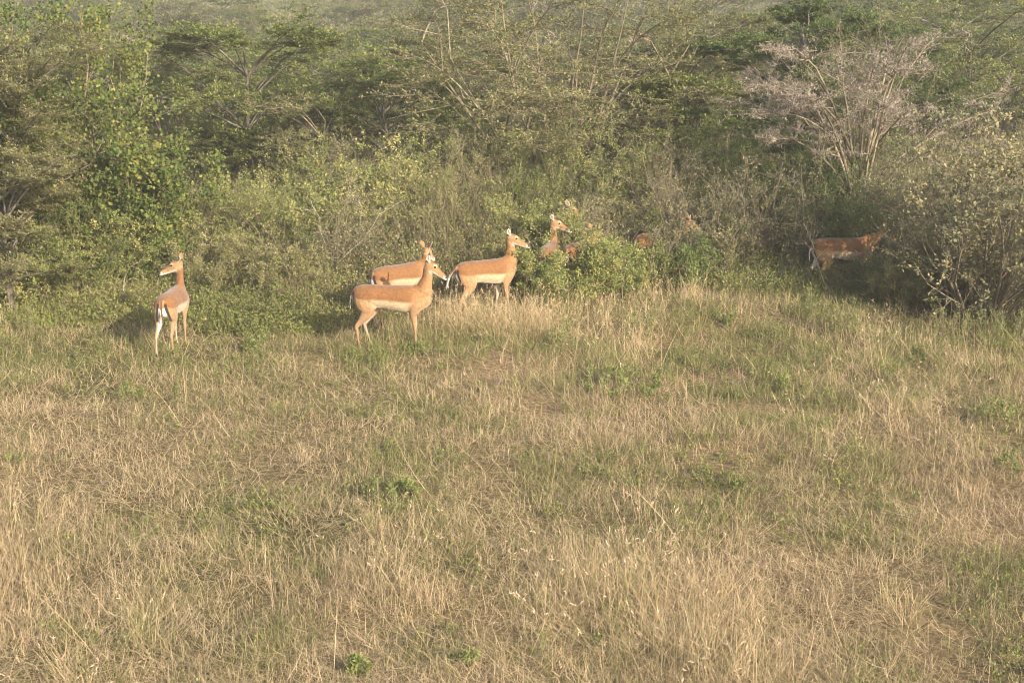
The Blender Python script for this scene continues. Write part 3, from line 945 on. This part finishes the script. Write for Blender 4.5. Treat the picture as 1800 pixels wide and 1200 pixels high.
make_impala(x, y, 36, 'antelope walking right through the tall grass with its white tail held out', 'white',
            neck=(.445, 1.15, -.03), yaw=-40, pitch=-14, legs={'hl': (.16, 0), 'hr': (-.06, 0), 'fl': (-.08, 0), 'fr': (.05, 0)}, tail=(-.13, .05))
x, y = pl(964, 21.0)
make_impala(x, y, 80, 'antelope whose head and neck rise out of the green bushes right of the walking one',
            neck=(.44, 1.12, -.03), yaw=-86, pitch=-14)
x, y = pl(1020, 21.2)
make_impala(x, y, 62, 'antelope behind the leafy bush right of centre, its striped rump in shade',
            neck=(.52, .92, .0), yaw=25, pitch=-20)
x, y = pl(950, 22.5)
make_impala(x, y, 20, 'antelope deep in the thicket, only one ear and part of its face showing',
            neck=(.52, 1.20, 0), yaw=-50, pitch=-20)
x, y = pl(1160, 22.4)
make_impala(x, y, 34, 'reddish antelope in the shade of the thicket, turned away behind green leaves',
            neck=(.56, .98, -.05), yaw=-20, pitch=-25)
x, y = pl(1480, 21.8)
make_impala(x, y, 12, 'reddish antelope in dappled shade at right with its head hidden among dry branches',
            neck=(.66, .98, -.05), yaw=-10, pitch=-30, legs={'hl': (-.10, 0), 'hr': (.08, 0)})

# ------------------------------------------------------------------ named trees
def T(fn, name, px, Y, label, cat, group=None, **k):
    seed = k.pop('seed')
    res = fn(name, seed, x=xat(px, Y), y=Y, **k)
    o = res[1] if isinstance(res, tuple) else res
    tag(o, label, cat, group)
    return o
T(make_thorn_tree, 'thorn_tree', 430, 30, 'flat-topped green thorn tree with a pale trunk, standing behind the antelope seen from behind', 'tree', seed=101,
  height=3.8, radius=2.5, pads=50, crown0=.45, layer=3, leafmat=M_leaf_acacia, trunk_r=.075, per_pad=10, twigs=9, lpt=26)
T(make_thorn_tree, 'thorn_tree', 985, 26.8, 'large sparse grey thorn tree of many spreading stems, in the middle at the top', 'tree', seed=102,
  height=4.9, radius=3.2, pads=70, crown0=.35, layer=8, leafmat=M_leaf_olive, barkmat=M_twig, trunk_r=.062, per_pad=9, twigs=7, lpt=10, stems=11, leaf=.055, v0=.1, flat=.5)
T(make_thorn_tree, 'thorn_tree', 10, 20.2, 'dull olive thorn tree at the left edge with low drooping level sprays', 'tree', seed=104,
  height=2.5, radius=1.45, pads=34, crown0=.35, layer=5, leafmat=M_leaf_olive, trunk_r=.06, per_pad=9, twigs=8, lpt=26, leaf=.036, v0=.1)
T(make_thorn_tree, 'thorn_tree', 40, 21.4, 'brownish thorn tree behind the low sprays at the left edge, reaching the top', 'tree', seed=105,
  height=4.3, radius=1.7, pads=34, crown0=.5, layer=6, leafmat=M_leaf_olive, trunk_r=.06, per_pad=8, twigs=8, lpt=20, leaf=.038, v0=.2)
T(make_thorn_tree, 'thorn_tree', 650, 36, 'green flat-topped thorn tree between the pale-trunked one and the sparse grey one', 'tree', seed=106,
  height=3.9, radius=2.6, pads=40, crown0=.5, layer=5, leafmat=M_leaf_acacia, trunk_r=.09, per_pad=9, twigs=8, lpt=26)
T(make_thorn_tree, 'thorn_tree', 1385, 27, 'dark shaded thorn tree behind the pale spiny one', 'tree', seed=107,
  height=4.2, radius=2.0, pads=44, crown0=.3, layer=7, leafmat=M_leaf_dark, trunk_r=.09, per_pad=9, twigs=9, lpt=26)
T(make_thorn_tree, 'thorn_tree', 1185, 26.5, 'small flat thorn tree with a thin dark trunk, right of the sparse grey tree', 'tree', seed=108,
  height=2.9, radius=1.35, pads=26, crown0=.6, layer=3, leafmat=M_leaf_acacia, trunk_r=.045, per_pad=8, twigs=7, lpt=24)
T(make_thorn_tree, 'thorn_tree', 1700, 34, 'feathery bright green thorn tree above the yellow-leaved tree at right', 'tree', seed=109,
  height=4.6, radius=2.6, pads=40, crown0=.55, layer=5, leafmat=M_leaf_acacia, trunk_r=.08, per_pad=9, twigs=8, lpt=14, v0=.15)
T(make_thorn_tree, 'thorn_tree', 1650, 41, 'dark broad thorn tree spreading across the top right corner', 'tree', seed=110,
  height=5.4, radius=4.4, pads=60, crown0=.55, layer=5, leafmat=M_leaf_dark, trunk_r=.14, per_pad=9, twigs=9, lpt=20, leaf=.06)
T(make_thorn_tree, 'thorn_tree', 790, 31, 'low bushy thorn tree left of the sparse grey tree with bare side branches', 'tree', seed=111,
  height=3.7, radius=1.9, pads=34, crown0=.4, layer=5, leafmat=M_leaf_olive, barkmat=M_twig, trunk_r=.06, per_pad=8, twigs=8, lpt=20)
T(make_thorn_tree, 'thorn_tree', 1190, 34, 'hazy olive thorn tree behind the small flat one, right of centre', 'tree', seed=112,
  height=4.6, radius=2.4, pads=40, crown0=.4, layer=6, leafmat=M_leaf_olive, trunk_r=.08, per_pad=9, twigs=8, lpt=22)
T(make_thorn_tree, 'thorn_tree', 560, 42, 'broad flat-topped thorn tree behind and right of the pale-trunked one', 'tree', seed=114,
  height=4.1, radius=3.0, pads=44, crown0=.5, layer=4, leafmat=M_leaf_acacia, trunk_r=.09, per_pad=9, twigs=8, lpt=22)
T(make_thorn_tree, 'thorn_tree', 285, 34, 'flat-topped thorn tree showing between the broad-leaved bush and the pale-trunked tree', 'tree', seed=115,
  height=3.6, radius=2.4, pads=40, crown0=.5, layer=4, leafmat=M_leaf_olive, trunk_r=.07, per_pad=9, twigs=8, lpt=22)
T(make_thorn_tree, 'thorn_tree', 1090, 30.5, 'olive layered thorn tree close behind the right side of the sparse grey one', 'tree', seed=116,
  height=3.6, radius=2.3, pads=40, crown0=.4, layer=4, leafmat=M_leaf_olive, trunk_r=.07, per_pad=9, twigs=8, lpt=20)
T(make_thorn_tree, 'thorn_tree', 560, 27.5, 'low spreading thorn tree of bare grey twigs right of the pale trunk', 'tree', seed=117,
  height=2.5, radius=1.7, pads=34, crown0=.4, layer=4, leafmat=M_leaf_olive, barkmat=M_twig, trunk_r=.06, per_pad=9, twigs=8, lpt=8)
T(make_thorn_tree, 'thorn_tree', 690, 28.5, 'low layered green thorn tree in the thicket above the nearest antelope', 'tree', seed=118,
  height=3.0, radius=1.9, pads=36, crown0=.4, layer=4, leafmat=M_leaf_acacia, trunk_r=.06, per_pad=9, twigs=8, lpt=20)
T(make_thorn_tree, 'thorn_tree', 1560, 30.5, 'thorn tree seen through the gaps of the pale spiny tree', 'tree', seed=119,
  height=3.9, radius=2.3, pads=40, crown0=.4, layer=5, leafmat=M_leaf_dark, trunk_r=.07, per_pad=9, twigs=8, lpt=20)
T(make_thorn_skeleton, 'spiny_tree', 1500, 23.1, 'leafless tree bristling with long pale thorns, spreading at upper right', 'tree', seed=121, height=3.95, radius=1.85, limbs=30)

T(make_shrub, 'broadleaf_tree', 85, 22.8, 'tall broad-leaved bush with round green and yellow leaves at upper left', 'tree', seed=131,
  height=4.7, radius=1.95, stems=34, b1=11, b2=8, lpt=13, leaf=.056, v0=.0, aspect=.85, leafmat=M_leaf_green, twigmat=M_twig, r0=.03, l1=.20, l2=.12, jit=.06, vs=.45, hvar=.35, base_r=1.3)
T(make_shrub, 'broadleaf_bush', 225, 22.2, 'dark green broad-leaved bush below the tall one, left of the antelope seen from behind', 'bush', seed=132,
  height=2.7, radius=.85, stems=20, b1=10, b2=8, lpt=12, leaf=.055, aspect=.85, leafmat=M_leaf_green, l1=.22, l2=.14, jit=.04, vs=.35, hvar=.4, base_r=.4)
T(make_shrub, 'yellow_leaved_tree', 1735, 20.3, 'open twiggy tree with sparse yellowing leaves at the right edge', 'tree', seed=133,
  height=3.4, radius=1.7, stems=18, b1=9, b2=7, lpt=11, leaf=.055, aspect=.6, leafmat=M_leaf_dry, twigmat=M_twig, r0=.035, l1=.26, l2=.17, vs=.6, hvar=.4, base_r=.35, v0=.05)
T(make_shrub, 'yellow_leaved_tree', 2000, 18.6, 'yellow-green leafy tree cut off by the right edge of the view', 'tree', seed=136,
  height=3.2, radius=1.35, stems=14, b1=8, b2=7, lpt=9, leaf=.055, aspect=.6, leafmat=M_leaf_lime, r0=.035, l1=.26, l2=.17, hvar=.4, base_r=.35)
T(make_shrub, 'broom_bush', 1512, 24.6, 'upright brown broom-like clump of thin twigs rising from the pale spiny tree', 'bush', seed=134,
  height=4.2, radius=.55, stems=24, b1=6, b2=4, lpt=2, leaf=.03, leafmat=M_leaf_dry, twigmat=M_twig, r0=.014, l1=.22, upright=1.2, hvar=.25)
T(make_shrub, 'round_bush', 1130, 52, 'round dark green bush on the far slope, upper right of the sparse grey tree', 'bush', seed=135,
  height=4.6, radius=1.7, stems=20, b1=8, b2=6, lpt=9, leaf=.09, leafmat=M_leaf_dark, r0=.04, l1=.24)

# bushes of the thicket edge: column, distance, height, radius, kind, label
B = [
 (40, 20.6, 1.25, .8, 'lime', 'pale green leafy bush under the level sprays at the left edge'),
 (120, 21.2, 1.5, .8, 'green', 'green leafy bush second from the left edge'),
 (215, 21.6, 1.35, .7, 'lime', 'low yellow-green bush beside the left antelope, on its left'),
 (335, 23.0, 2.0, .9, 'lime', 'yellow-green bush right behind the head of the antelope seen from behind'),
 (375, 21.3, 1.15, .7, 'fine', 'fine-leaved bush close to the right flank of the antelope seen from behind'),
 (470, 22.6, 1.9, .95, 'lime', 'full yellow-green bush below the pale-trunked thorn tree'),
 (520, 25.5, 2.3, 1.1, 'lime', 'tall lime green bush right of the pale trunk'),
 (505, 21.0, 1.0, .6, 'fine', 'low grey-green bush midway between the left antelope and the nearest one'),
 (585, 22.2, 1.7, .8, 'dry', 'twiggy brown bush with a few leaves, left of the half hidden antelope'),
 (620, 23.2, 2.1, .85, 'bright', 'bright yellow-leaved bush above the back of the half hidden antelope'),
 (700, 24.2, 2.3, .95, 'bright', 'bright yellow-green bush directly above the nearest antelope'),
 (650, 26.2, 2.6, 1.0, 'dry', 'tangle of bare brown twigs in the thicket above the nearest antelope'),
 (790, 23.4, 1.9, .85, 'fine', 'dull green bush between the nearest antelope and the walking one'),
 (775, 26.6, 2.8, 1.0, 'green', 'green bush with crooked pale twigs above the nearest antelope head'),
 (850, 24.4, 2.2, .9, 'dry', 'brownish thin-leaved bush behind the walking antelope'),
 (915, 23.6, 1.95, .65, 'green', 'green bush right behind the head of the walking antelope'),
 (900, 27, 2.9, 1.1, 'lime', 'tall lime green bush under the sparse grey thorn tree'),
 (1005, 26.4, 2.5, .8, 'dry', 'dark bare-twigged bush above the antelope deep in the thicket'),
 (1066, 20.9, 1.05, .5, 'lime', 'bright leafy bush hiding the rear of the shaded antelope right of centre'),
 (1075, 24.0, 2.3, .8, 'lime', 'yellow-green bush between the two shaded antelopes right of centre'),
 (1012, 20.6, .45, .3, 'lime', 'small leafy bush at the feet of the antelope with the shaded striped rump'),
 (1130, 25.2, 2.2, .8, 'fine', 'greyish bush above the reddish shaded antelope'),
 (1225, 22.7, 1.3, .8, 'green', 'low dark green bush right of the reddish shaded antelope'),
 (1260, 24.6, 2.5, .95, 'dark', 'broad dark bush left of the dark crooked trunk'),
 (1330, 23.6, 2.0, .8, 'dark', 'dark shaded bush around the crooked trunk'),
 (1410, 24.2, 2.2, .8, 'dark', 'dark bush behind the antelope in dappled shade'),
 (1480, 23.6, 2.5, .9, 'dark', 'dark green bush under the pale spiny tree'),
 (1570, 22.6, 2.2, .95, 'dry', 'dry bush of thin pale twigs before the head of the right antelope'),
 (1600, 24.8, 2.9, 1.1, 'dry', 'olive brown bush right of the pale spiny tree'),
 (1680, 21.2, 1.5, .7, 'fine', 'leafy grey-green bush low at right between dry twigs'),
 (1790, 22.0, 2.2, .9, 'dry', 'brown twiggy bush at the right edge'),
 (1640, 22.4, 1.9, .8, 'dry', 'brown bush with hanging dry leaves below the olive one at right'),
 (897, 20.7, 1.0, .35, 'fine', 'small dull bush hiding the chest of the antelope behind the walking one'),
 (948, 20.35, 1.0, .45, 'lime', 'green bush wedged between the walking antelope and the neck rising behind it'),
 (900, 22.2, 1.6, .5, 'lime', 'olive green bush over the back of the antelope behind the walking one'),
 (1030, 22.9, 1.75, .45, 'dry', 'bare-twigged bush between the two necks right of the walking antelope'),
 (1105, 21.2, .7, .4, 'lime', 'low yellow-green bush in front of the reddish shaded antelope, on its left'),
 (1200, 21.5, .85, .5, 'dark', 'dark bush covering the legs of the reddish shaded antelope'),
 (1590, 20.9, .85, .5, 'fine', 'grey-green bush hiding the front legs of the right antelope'),
 (1755, 20.3, 1.3, .7, 'dry', 'dry brush with brown leaves at the edge of the grass, far right'),
 (990, 21.9, 1.55, .34, 'sparse', 'thin brown bush in front of the antelope deep in the thicket'),
 (1492, 22.5, 2.1, .8, 'dark', 'dark dense bush hiding the foot of the pale spiny tree'),
 (1415, 22.7, 2.0, .7, 'dry', 'brown leafy bush between the crooked trunk and the pale spiny tree'),
 (1295, 22.6, 2.1, .7, 'dry', 'brown bush rising left of the crooked trunk'),
 (1180, 23.6, 2.3, .8, 'dry', 'thin brown bush right above the reddish shaded antelope'),
 (1110, 24.4, 2.6, .9, 'lime', 'tall olive bush below the small flat thorn tree'),
 (985, 24.6, 2.7, .9, 'lime', 'leafy bush covering the foot of the sparse grey thorn tree'),
 (880, 25.0, 2.7, .9, 'fine', 'grey-green bush left of the foot of the sparse grey thorn tree'),
 (958, 21.75, 1.35, .3, 'lime', 'narrow green bush right behind the neck rising out of the bushes'),
 (1022, 20.75, 1.0, .36, 'sparse', 'sparse leafy bush in front of the shaded striped rump'),
 (1148, 21.7, 1.0, .4, 'sparse', 'sparse dark bush in front of the reddish shaded antelope'),
 (1190, 21.9, 1.45, .4, 'dry', 'twiggy bush over the head of the reddish shaded antelope'),
]
KW = {
 'sparse': dict(leafmat=M_leaf_lime, lpt=10, leaf=.038, stems=14),
 'lime': dict(leafmat=M_leaf_lime, lpt=14, leaf=.036, stems=18),
 'bright': dict(leafmat=M_leaf_lime, lpt=13, leaf=.042, stems=18, v0=.14, aspect=.55),
 'green': dict(leafmat=M_leaf_green, lpt=14, leaf=.038, stems=18, vs=.35),
 'fine': dict(leafmat=M_leaf_olive, lpt=18, leaf=.028, stems=18, v0=.15),
 'dark': dict(leafmat=M_leaf_dark, lpt=14, leaf=.036, stems=18),
 'dry': dict(leafmat=M_leaf_dry, lpt=6, leaf=.034, stems=20, b2=6, v0=.0),
}
for i, (px, Y, h_, r_, kind, lab) in enumerate(B):
    nm_ = {'dry': 'twiggy_bush', 'dark': 'dark_bush'}.get(kind, 'leafy_bush')
    h_ = h_ * (.90 if Y > 23.8 else 1)
    T(make_shrub, nm_, px, Y, lab, 'bush', 'bushes along the thicket edge', seed=200 + i, height=h_, radius=r_, b1=9, **{**dict(b2=6), **KW[kind]})

# crooked trunk and bare branches
def rel(px0, Y0, pts):
    """points given as photo column, metres above ground and metres in depth, made relative to a foot"""
    x0 = xat(px0, Y0)
    return [[(xat(px_, Y0 + dy, z_) - x0), dy, z_] for px_, z_, dy in pts]
def bare(name, px0, Y0, paths, label, cat, **k):
    seed = k.pop('seed')
    o, root = make_bare(name, seed, [rel(px0, Y0, p) for p in paths], xat(px0, Y0), Y0, **k)
    tag(root, label, cat)
bare('crooked_tree', 1360, 23.0, [
    [(1360, -.1, 0), (1355, .5, 0), (1368, 1.0, 0), (1362, 1.35, 0), (1375, 1.9, 0)],
    [(1360, .9, 0), (1375, 1.15, 0), (1392, 1.3, .1), (1396, 1.7, .1)],
    [(1375, 1.05, 0), (1400, 1.1, 0), (1430, .98, .1), (1450, .85, .1)],
    [(1330, .1, 0), (1318, .7, .1), (1310, 1.2, .1), (1290, 1.6, .1)]], 'crooked dark trunk with a pale broken stub, in the shade left of the right antelope', 'tree', seed=301, r0=.045, sublen=.4, mat=M_bark)
bare('fallen_branches', 1600, 21.2, [
    [(1655, .0, 0), (1610, .35, 0), (1575, .75, .1), (1545, 1.1, .2), (1530, 1.35, .2)],
    [(1600, .0, 0), (1575, .5, 0), (1570, 1.1, .1), (1552, 1.7, .1)],
    [(1620, .2, 0), (1560, .45, .0), (1500, .35, .0), (1440, .2, .0)],
    [(1640, .1, 0), (1600, .3, 0), (1530, .62, .0), (1470, .55, .1)],
    [(1560, .1, 0), (1590, .8, 0), (1600, 1.4, .1), (1610, 1.9, .1)],
    [(1690, .1, 0), (1640, .55, 0), (1600, .8, .1), (1580, 1.3, .1)],
    [(1470, .05, 0), (1430, .7, .1), (1425, .9, .1), (1415, 1.2, .1)]], 'pale fallen dry branches leaning in front of the right antelope', 'branches', seed=302, r0=.012, subs=7, sublen=.45, mat=M_twig)
bare('leaning_branches', 600, 21.9, [
    [(560, 0, 0), (600, .5, 0), (650, .95, .1), (690, 1.35, .2)],
    [(590, 0, 0), (580, .6, 0), (560, 1.1, .1), (545, 1.4, .2)],
    [(530, 0, 0), (470, .4, 0), (400, .65, 0), (350, .75, 0)],
    [(640, 0, .2), (620, .6, .2), (640, 1.1, .2), (625, 1.5, .2)]], 'thin dry twigs leaning in the brush left of the half hidden antelope', 'branches', seed=304, r0=.008, subs=5, sublen=.3)
bare('dry_trunk', 1745, 21.3, [
    [(1750, -.1, 0), (1748, .5, 0), (1738, 1.1, 0), (1745, 1.7, .1), (1735, 2.4, .1)],
    [(1765, -.1, .1), (1762, .6, .1), (1775, 1.3, .1), (1785, 2.0, .1)],
    [(1738, 1.0, 0), (1765, 1.35, 0), (1790, 1.5, 0), (1815, 1.5, 0)]], 'thin dark trunks standing in the brush at the right edge', 'tree', seed=305, r0=.04, sublen=.5, mat=M_bark)
bare('bent_stalk', 245, 20.2, [[(250, 0, 0), (215, .35, 0), (222, .7, 0), (258, .95, 0)]], 'bent pale dry stalk curving up left of the antelope seen from behind', 'stalk', seed=306, r0=.006, subs=1, sublen=.2)
# leafy shoots
WD = [
 (645, 645, .26, 26, 1.3, 'bright green weed at the hooves of the nearest antelope'),
 (735, 622, .22, 12, .9, 'small green weed under the front leg of the nearest antelope'),
 (1090, 690, .34, 34, 1.6, 'green weed patch in the middle of the tall grass right of centre'),
 (1165, 680, .30, 6, .5, 'small weed beside the weed patch right of centre, on its right'),
 (1480, 600, .70, 14, .4, 'tall soft leafy plant in front of the right antelope'),
 (1420, 565, .62, 5, .25, 'slim leafy plant left of the tall soft one before the right antelope'),
 (1690, 600, .75, 16, .6, 'tall leafy weed among the dry twigs near the right edge'),
 (1755, 740, .34, 16, .9, 'bushy green weed in the grass at the right edge'),
 (1610, 715, .22, 5, .5, 'small bright green weed in the dry grass at right'),
 (228, 705, .28, 14, .8, 'small green bush-like weed in the grass below the left antelope'),
 (30, 820, .26, 3, .5, 'light green seedling in the grass at the left edge'),
 (1030, 745, .24, 3, .3, 'thin dark-leaved seedling in the grass at the centre'),
 (1450, 760, .30, 4, .3, 'pair of leafy weed stems in the tall grass at right'),
 (690, 885, .30, 20, .9, 'greenish weed tuft in the grass below the nearest antelope'),
 (640, 1195, .22, 6, .5, 'green seedlings at the bottom edge left of centre'),
 (820, 1165, .24, 6, .5, 'green seedlings at the bottom edge of the centre'),
 (1300, 865, .16, 4, .5, 'tiny green weed in the short grass right of centre'),
 (1770, 830, .34, 5, .4, 'leafy weed near the right edge among tan grass'),
 (270, 945, .12, 3, .4, 'tiny green weed in the short grass at lower left'),
 (1135, 600, .55, 12, .5, 'leafy weed at the crest of the dry grass below the reddish shaded antelope'),
 (1275, 575, .35, 8, .5, 'low weed in the shade where the dry grass ends, right of centre'),
 (1350, 600, .42, 10, .6, 'leafy weed at the grass edge below the crooked trunk'),
 (1565, 620, .50, 12, .7, 'weed clump in the grass below the head of the right antelope'),
 (1640, 640, .45, 12, .7, 'yellowish weed clump left of the tall leafy weed near the right edge'),
 (1770, 600, .70, 14, .5, 'tall weed against the brush at the very right edge'),
 (985, 610, .45, 10, .6, 'weed clump in the tall grass below the neck rising from the bushes'),
 (450, 620, .35, 12, .7, 'low weed clump midway between the left antelope and the nearest one'),
 (60, 590, .5, 9, .6, 'fresh green weed at the foot of the left thicket'),
 (1380, 690, .30, 5, .4, 'low green weed in the tall grass right of centre'),
]
for i, (px, py, h_, ns, sp, lab) in enumerate(WD):
    x, y = hit(px, py)
    o = make_weed('weed', 400 + i, h_, x, y, stems=ns, leaf=.032 + .012 * (i % 3) / 2, spread=sp, mat=M_leaf_lime, v0=.0, per=18)
    tag(o, lab, 'plant', 'green weeds in the grass')
x = xat(1310, 21.9)
o = make_weed('leafy_shoot', 450, 2.1, x, 21.9, stems=2, leaf=.10, spread=.16, mat=M_leaf_green, per=5, v0=.3)
tag(o, 'long bare shoot topped by drooping bright green leaves, above the dark crooked trunk', 'plant')

# ------------------------------------------------------------------ undergrowth among the bushes
def build_undergrowth():
    rng = np.random.default_rng(77)
    mb = MB(); tb = MB()
    n = 14500
    y = 18.6 + (rng.random(n) ** 1.35) * 25
    x = (rng.random(n) * 2 - 1) * (y * .39 + 2)
    px, py = proj(x, y)
    edge = 18.7 + 1.3 * vnoise(x, y, 2.2, 31) + 1.0 * sstep(520, 900, px) + .9 * sstep(1050, 1200, px) - .6 * sstep(1500, 1600, px)
    # clear patch of open grass before the crooked trunk
    keep = (y > edge)
    x, y = x[keep], y[keep]; n = len(x)
    H = (.38 + 1.35 * vnoise(x, y, 1.1, 32)) * (.7 + .5 * rng.random(n)) * (.16 + .84 * sstep(19.0, 23.5, y))
    k = 7
    B0 = np.stack([x, y, ground_z(x, y)], -1)
    b = np.repeat(np.arange(n), k)
    a = rng.random(n * k) * 2 * PI; lean = rng.random(n * k) * .95
    s = np.linspace(0, 1, 4)
    d = np.stack([np.cos(a) * lean, np.sin(a) * lean, np.ones(n * k)], -1)
    P = B0[b][:, None] + d[:, None] * (H[b] * (.5 + .6 * rng.random(n * k)))[:, None, None] * s[None, :, None] + rng.normal(size=(n * k, 4, 3)) * .03 * s[None, :, None]
    tubes(mb, P, np.full((n * k, 4), .004), 3, .93 + .07 * rng.random(n * k))
    hue = (vnoise(x, y, 1.6, 33) + .35 * sstep(22.5, 19.5, y))[b]
    leaf_along(mb, P, 25, rng, .034, .5, lambda M, q: np.clip(.08 + .55 * (hue[q] - .2) + .45 * rng.random(M) ** 1.3, 0, .84), jit=.06, upd=.2, t0=.05)
    # small leafy plants straying into the grass where it is greener
    nw = 5200
    xw, yw = sample_area(nw, rng, 8.4, 21.5, 1.0)
    gw, tw = fields(xw, yw)
    kp = rng.random(nw) < np.clip(gw * 1.5 - .45, 0, 1)
    xw, yw = xw[kp], yw[kp]; nw = len(xw)
    kk = 4; bb = np.repeat(np.arange(nw), kk); aa = rng.random(nw * kk) * 2 * PI; ll = rng.random(nw * kk) * .9
    dd = np.stack([np.cos(aa) * ll, np.sin(aa) * ll, np.ones(nw * kk)], -1)
    Pw = np.stack([xw, yw, ground_z(xw, yw)], -1)[bb][:, None] + dd[:, None] * (.06 + .16 * rng.random(nw))[bb][:, None, None] * s[None, :, None]
    tubes(mb, Pw, np.full((nw * kk, 4), .0025), 3, .9)
    leaf_along(mb, Pw, 10, rng, .028, .5, lambda M, q: np.clip(.15 + .5 * rng.random(M), 0, .84), jit=.02, upd=.2, t0=.2)
    m = mat_ramp('undergrowth_mat', [(0, (.085, .105, .036)), (.25, (.135, .158, .048)), (.5, (.19, .21, .055)), (.7, (.26, .245, .08)), (.84, (.36, .30, .13)), (.86, (.13, .105, .07)), (1, (.24, .19, .12))], trans=.28)
    o = mb.obj('undergrowth', m)
    tag(o, 'low leafy ground cover filling the thicket between the bushes', 'undergrowth', kind='stuff')
build_undergrowth()

# ------------------------------------------------------------------ more bushes and trees farther back, as copies
def dist_ok(pts, x, y, d): return all((x - a) ** 2 + (y - b) ** 2 > d * d for a, b in pts)
rg = random.Random(9)
protos = []
for i, kw in enumerate([dict(height=2.0, radius=.95, **KW['lime']), dict(height=2.3, radius=1.0, **KW['dry']), dict(height=1.8, radius=1.0, **KW['fine']), dict(height=1.9, radius=.9, **KW['dark'])]):
    protos.append((make_shrub(['leafy_bush', 'twiggy_bush', 'leafy_bush', 'dark_bush'][i], 500 + i, b1=9, **{**dict(b2=6), **kw}), ['round yellow-green bush between the thorn trees', 'brown twiggy bush between the thorn trees', 'grey-green bush between the thorn trees', 'dark green bush between the thorn trees'][i]))
used = [0] * len(protos); pts = []
tries = 0
while len(pts) < 88 and tries < 4000:
    tries += 1
    Y = 24.5 + 27 * rg.random() ** 1.1; X = (rg.random() * 2 - 1) * (Y * .39 + 1.0)
    if not dist_ok(pts, X, Y, 1.35 + (Y - 24) * .02): continue
    pts.append((X, Y)); k = rg.choice([0, 0, 1, 2, 2, 3])
    o = protos[k][0] if not used[k] else copy_tree(protos[k][0]); used[k] += 1
    s_ = .8 + .5 * rg.random()
    o.location = (X, Y, float(ground_z(X, Y))); o.rotation_euler[2] = rg.random() * 6.28; o.scale = (s_, s_, s_ * (.58 + .3 * rg.random()))
    tag(o, protos[k][1], 'bush', ['yellow-green bushes in the thorn woodland', 'brown bushes in the thorn woodland', 'grey-green bushes in the thorn woodland', 'dark bushes in the thorn woodland'][k])

fp = []
specs = [dict(height=3.4, radius=2.3, pads=30, crown0=.5, layer=4, leafmat=M_leaf_far, leaf=.075, twigs=7, lpt=15, per_pad=8),
         dict(height=3.9, radius=2.7, pads=34, crown0=.5, layer=4, leafmat=M_leaf_acacia, leaf=.075, twigs=7, lpt=15, per_pad=8),
         dict(height=3.0, radius=2.0, pads=30, crown0=.35, layer=5, leafmat=M_leaf_olive, leaf=.07, twigs=7, lpt=12, per_pad=8, stems=3, barkmat=M_twig),
         dict(height=3.2, radius=1.9, pads=34, crown0=.3, layer=6, leafmat=M_leaf_dark, leaf=.08, twigs=7, lpt=15, per_pad=8)]
labs = ['hazy flat-topped thorn tree on the far slope', 'green flat-topped thorn tree on the far slope', 'sparse greyish thorn tree on the far slope', 'dark bushy thorn tree on the far slope']
for i, sp in enumerate(specs): fp.append(make_thorn_tree('thorn_tree', 600 + i, trunk_r=.08, **sp))
used = [0] * 4; pts = []
tries = 0
while len(pts) < 235 and tries < 30000:
    tries += 1
    Y = 38 + 105 * rg.random() ** .9; X = (rg.random() * 2 - 1) * (Y * .39 + 2.5)
    if not dist_ok(pts, X, Y, 2.7 + (Y - 38) * .018 + 1.2 * (rg.random() < .3)): continue
    if float(vnoise(X, Y, 11, 55)) < .37 and Y > 60: continue
    pts.append((X, Y)); k = rg.choice([0, 0, 1, 1, 2, 2, 3])
    o = fp[k] if not used[k] else copy_tree(fp[k]); used[k] += 1
    s_ = .75 + .5 * rg.random()
    o.location = (X, Y, float(ground_z(X, Y))); o.rotation_euler[2] = rg.random() * 6.28; o.scale = (s_, s_, s_)
    tag(o, labs[k], 'tree', labs[k].replace('tree', 'trees'))


# low scrub on the far ground
def build_scrub():
    rng = np.random.default_rng(88)
    mb = MB(); n = 9000
    y = 40 + 100 * rng.random(n); x = (rng.random(n) * 2 - 1) * (y * .39 + 3)
    b = np.repeat(np.arange(n), 40); m = len(b)
    hh = (.25 + .7 * vnoise(x, y, 5, 61))[b]
    C = np.stack([x[b] + rng.normal(size=m) * .45, y[b] + rng.normal(size=m) * .45, 0 * b], -1)
    C[:, 2] = ground_z(C[:, 0], C[:, 1]) + rng.random(m) * hh
    hue = vnoise(x, y, 7, 62)[b]
    leaves(mb, C, rng.normal(size=(m, 3)) + np.array([0, 0, .4]), .10 + .08 * rng.random(m), .5, np.clip(hue * 1.1 - .1 + .3 * rng.random(m), 0, 1), rng)
    mt = mat_ramp('scrub_mat', [(0, (.07, .085, .03)), (.4, (.12, .13, .05)), (.65, (.22, .19, .085)), (1, (.38, .30, .17))], trans=.25)
    o = mb.obj('scrub', mt); tag(o, 'low dry scrub and grass on the far slope', 'scrub', kind='stuff')
build_scrub()

# ------------------------------------------------------------------ air
def build_haze():
    mb = MB()
    x0, x1, y0, y1, z0, z1 = -655, 655, -62, 655, -5, 18
    V = [(x, y, z) for z in (z0, z1) for y in (y0, y1) for x in (x0, x1)]
    mb.add(V, [(0, 2, 3, 1), (4, 5, 7, 6), (0, 1, 5, 4), (1, 3, 7, 5), (3, 2, 6, 7), (2, 0, 4, 6)], 0)
    m = bpy.data.materials.new('haze_air'); m.use_nodes = True
    t = m.node_tree; t.nodes.clear()
    out = t.nodes.new('ShaderNodeOutputMaterial'); pv = t.nodes.new('ShaderNodeVolumePrincipled')
    pv.inputs['Color'].default_value = (.98, .94, .84, 1); pv.inputs['Density'].default_value = HAZE
    pv.inputs['Anisotropy'].default_value = 0.0
    t.links.new(pv.outputs[0], out.inputs['Volume'])
    o = mb.obj('haze', m); tag(o, 'thin warm haze over the whole bush country', 'haze', kind='stuff')
HAZE = .0012
build_haze()
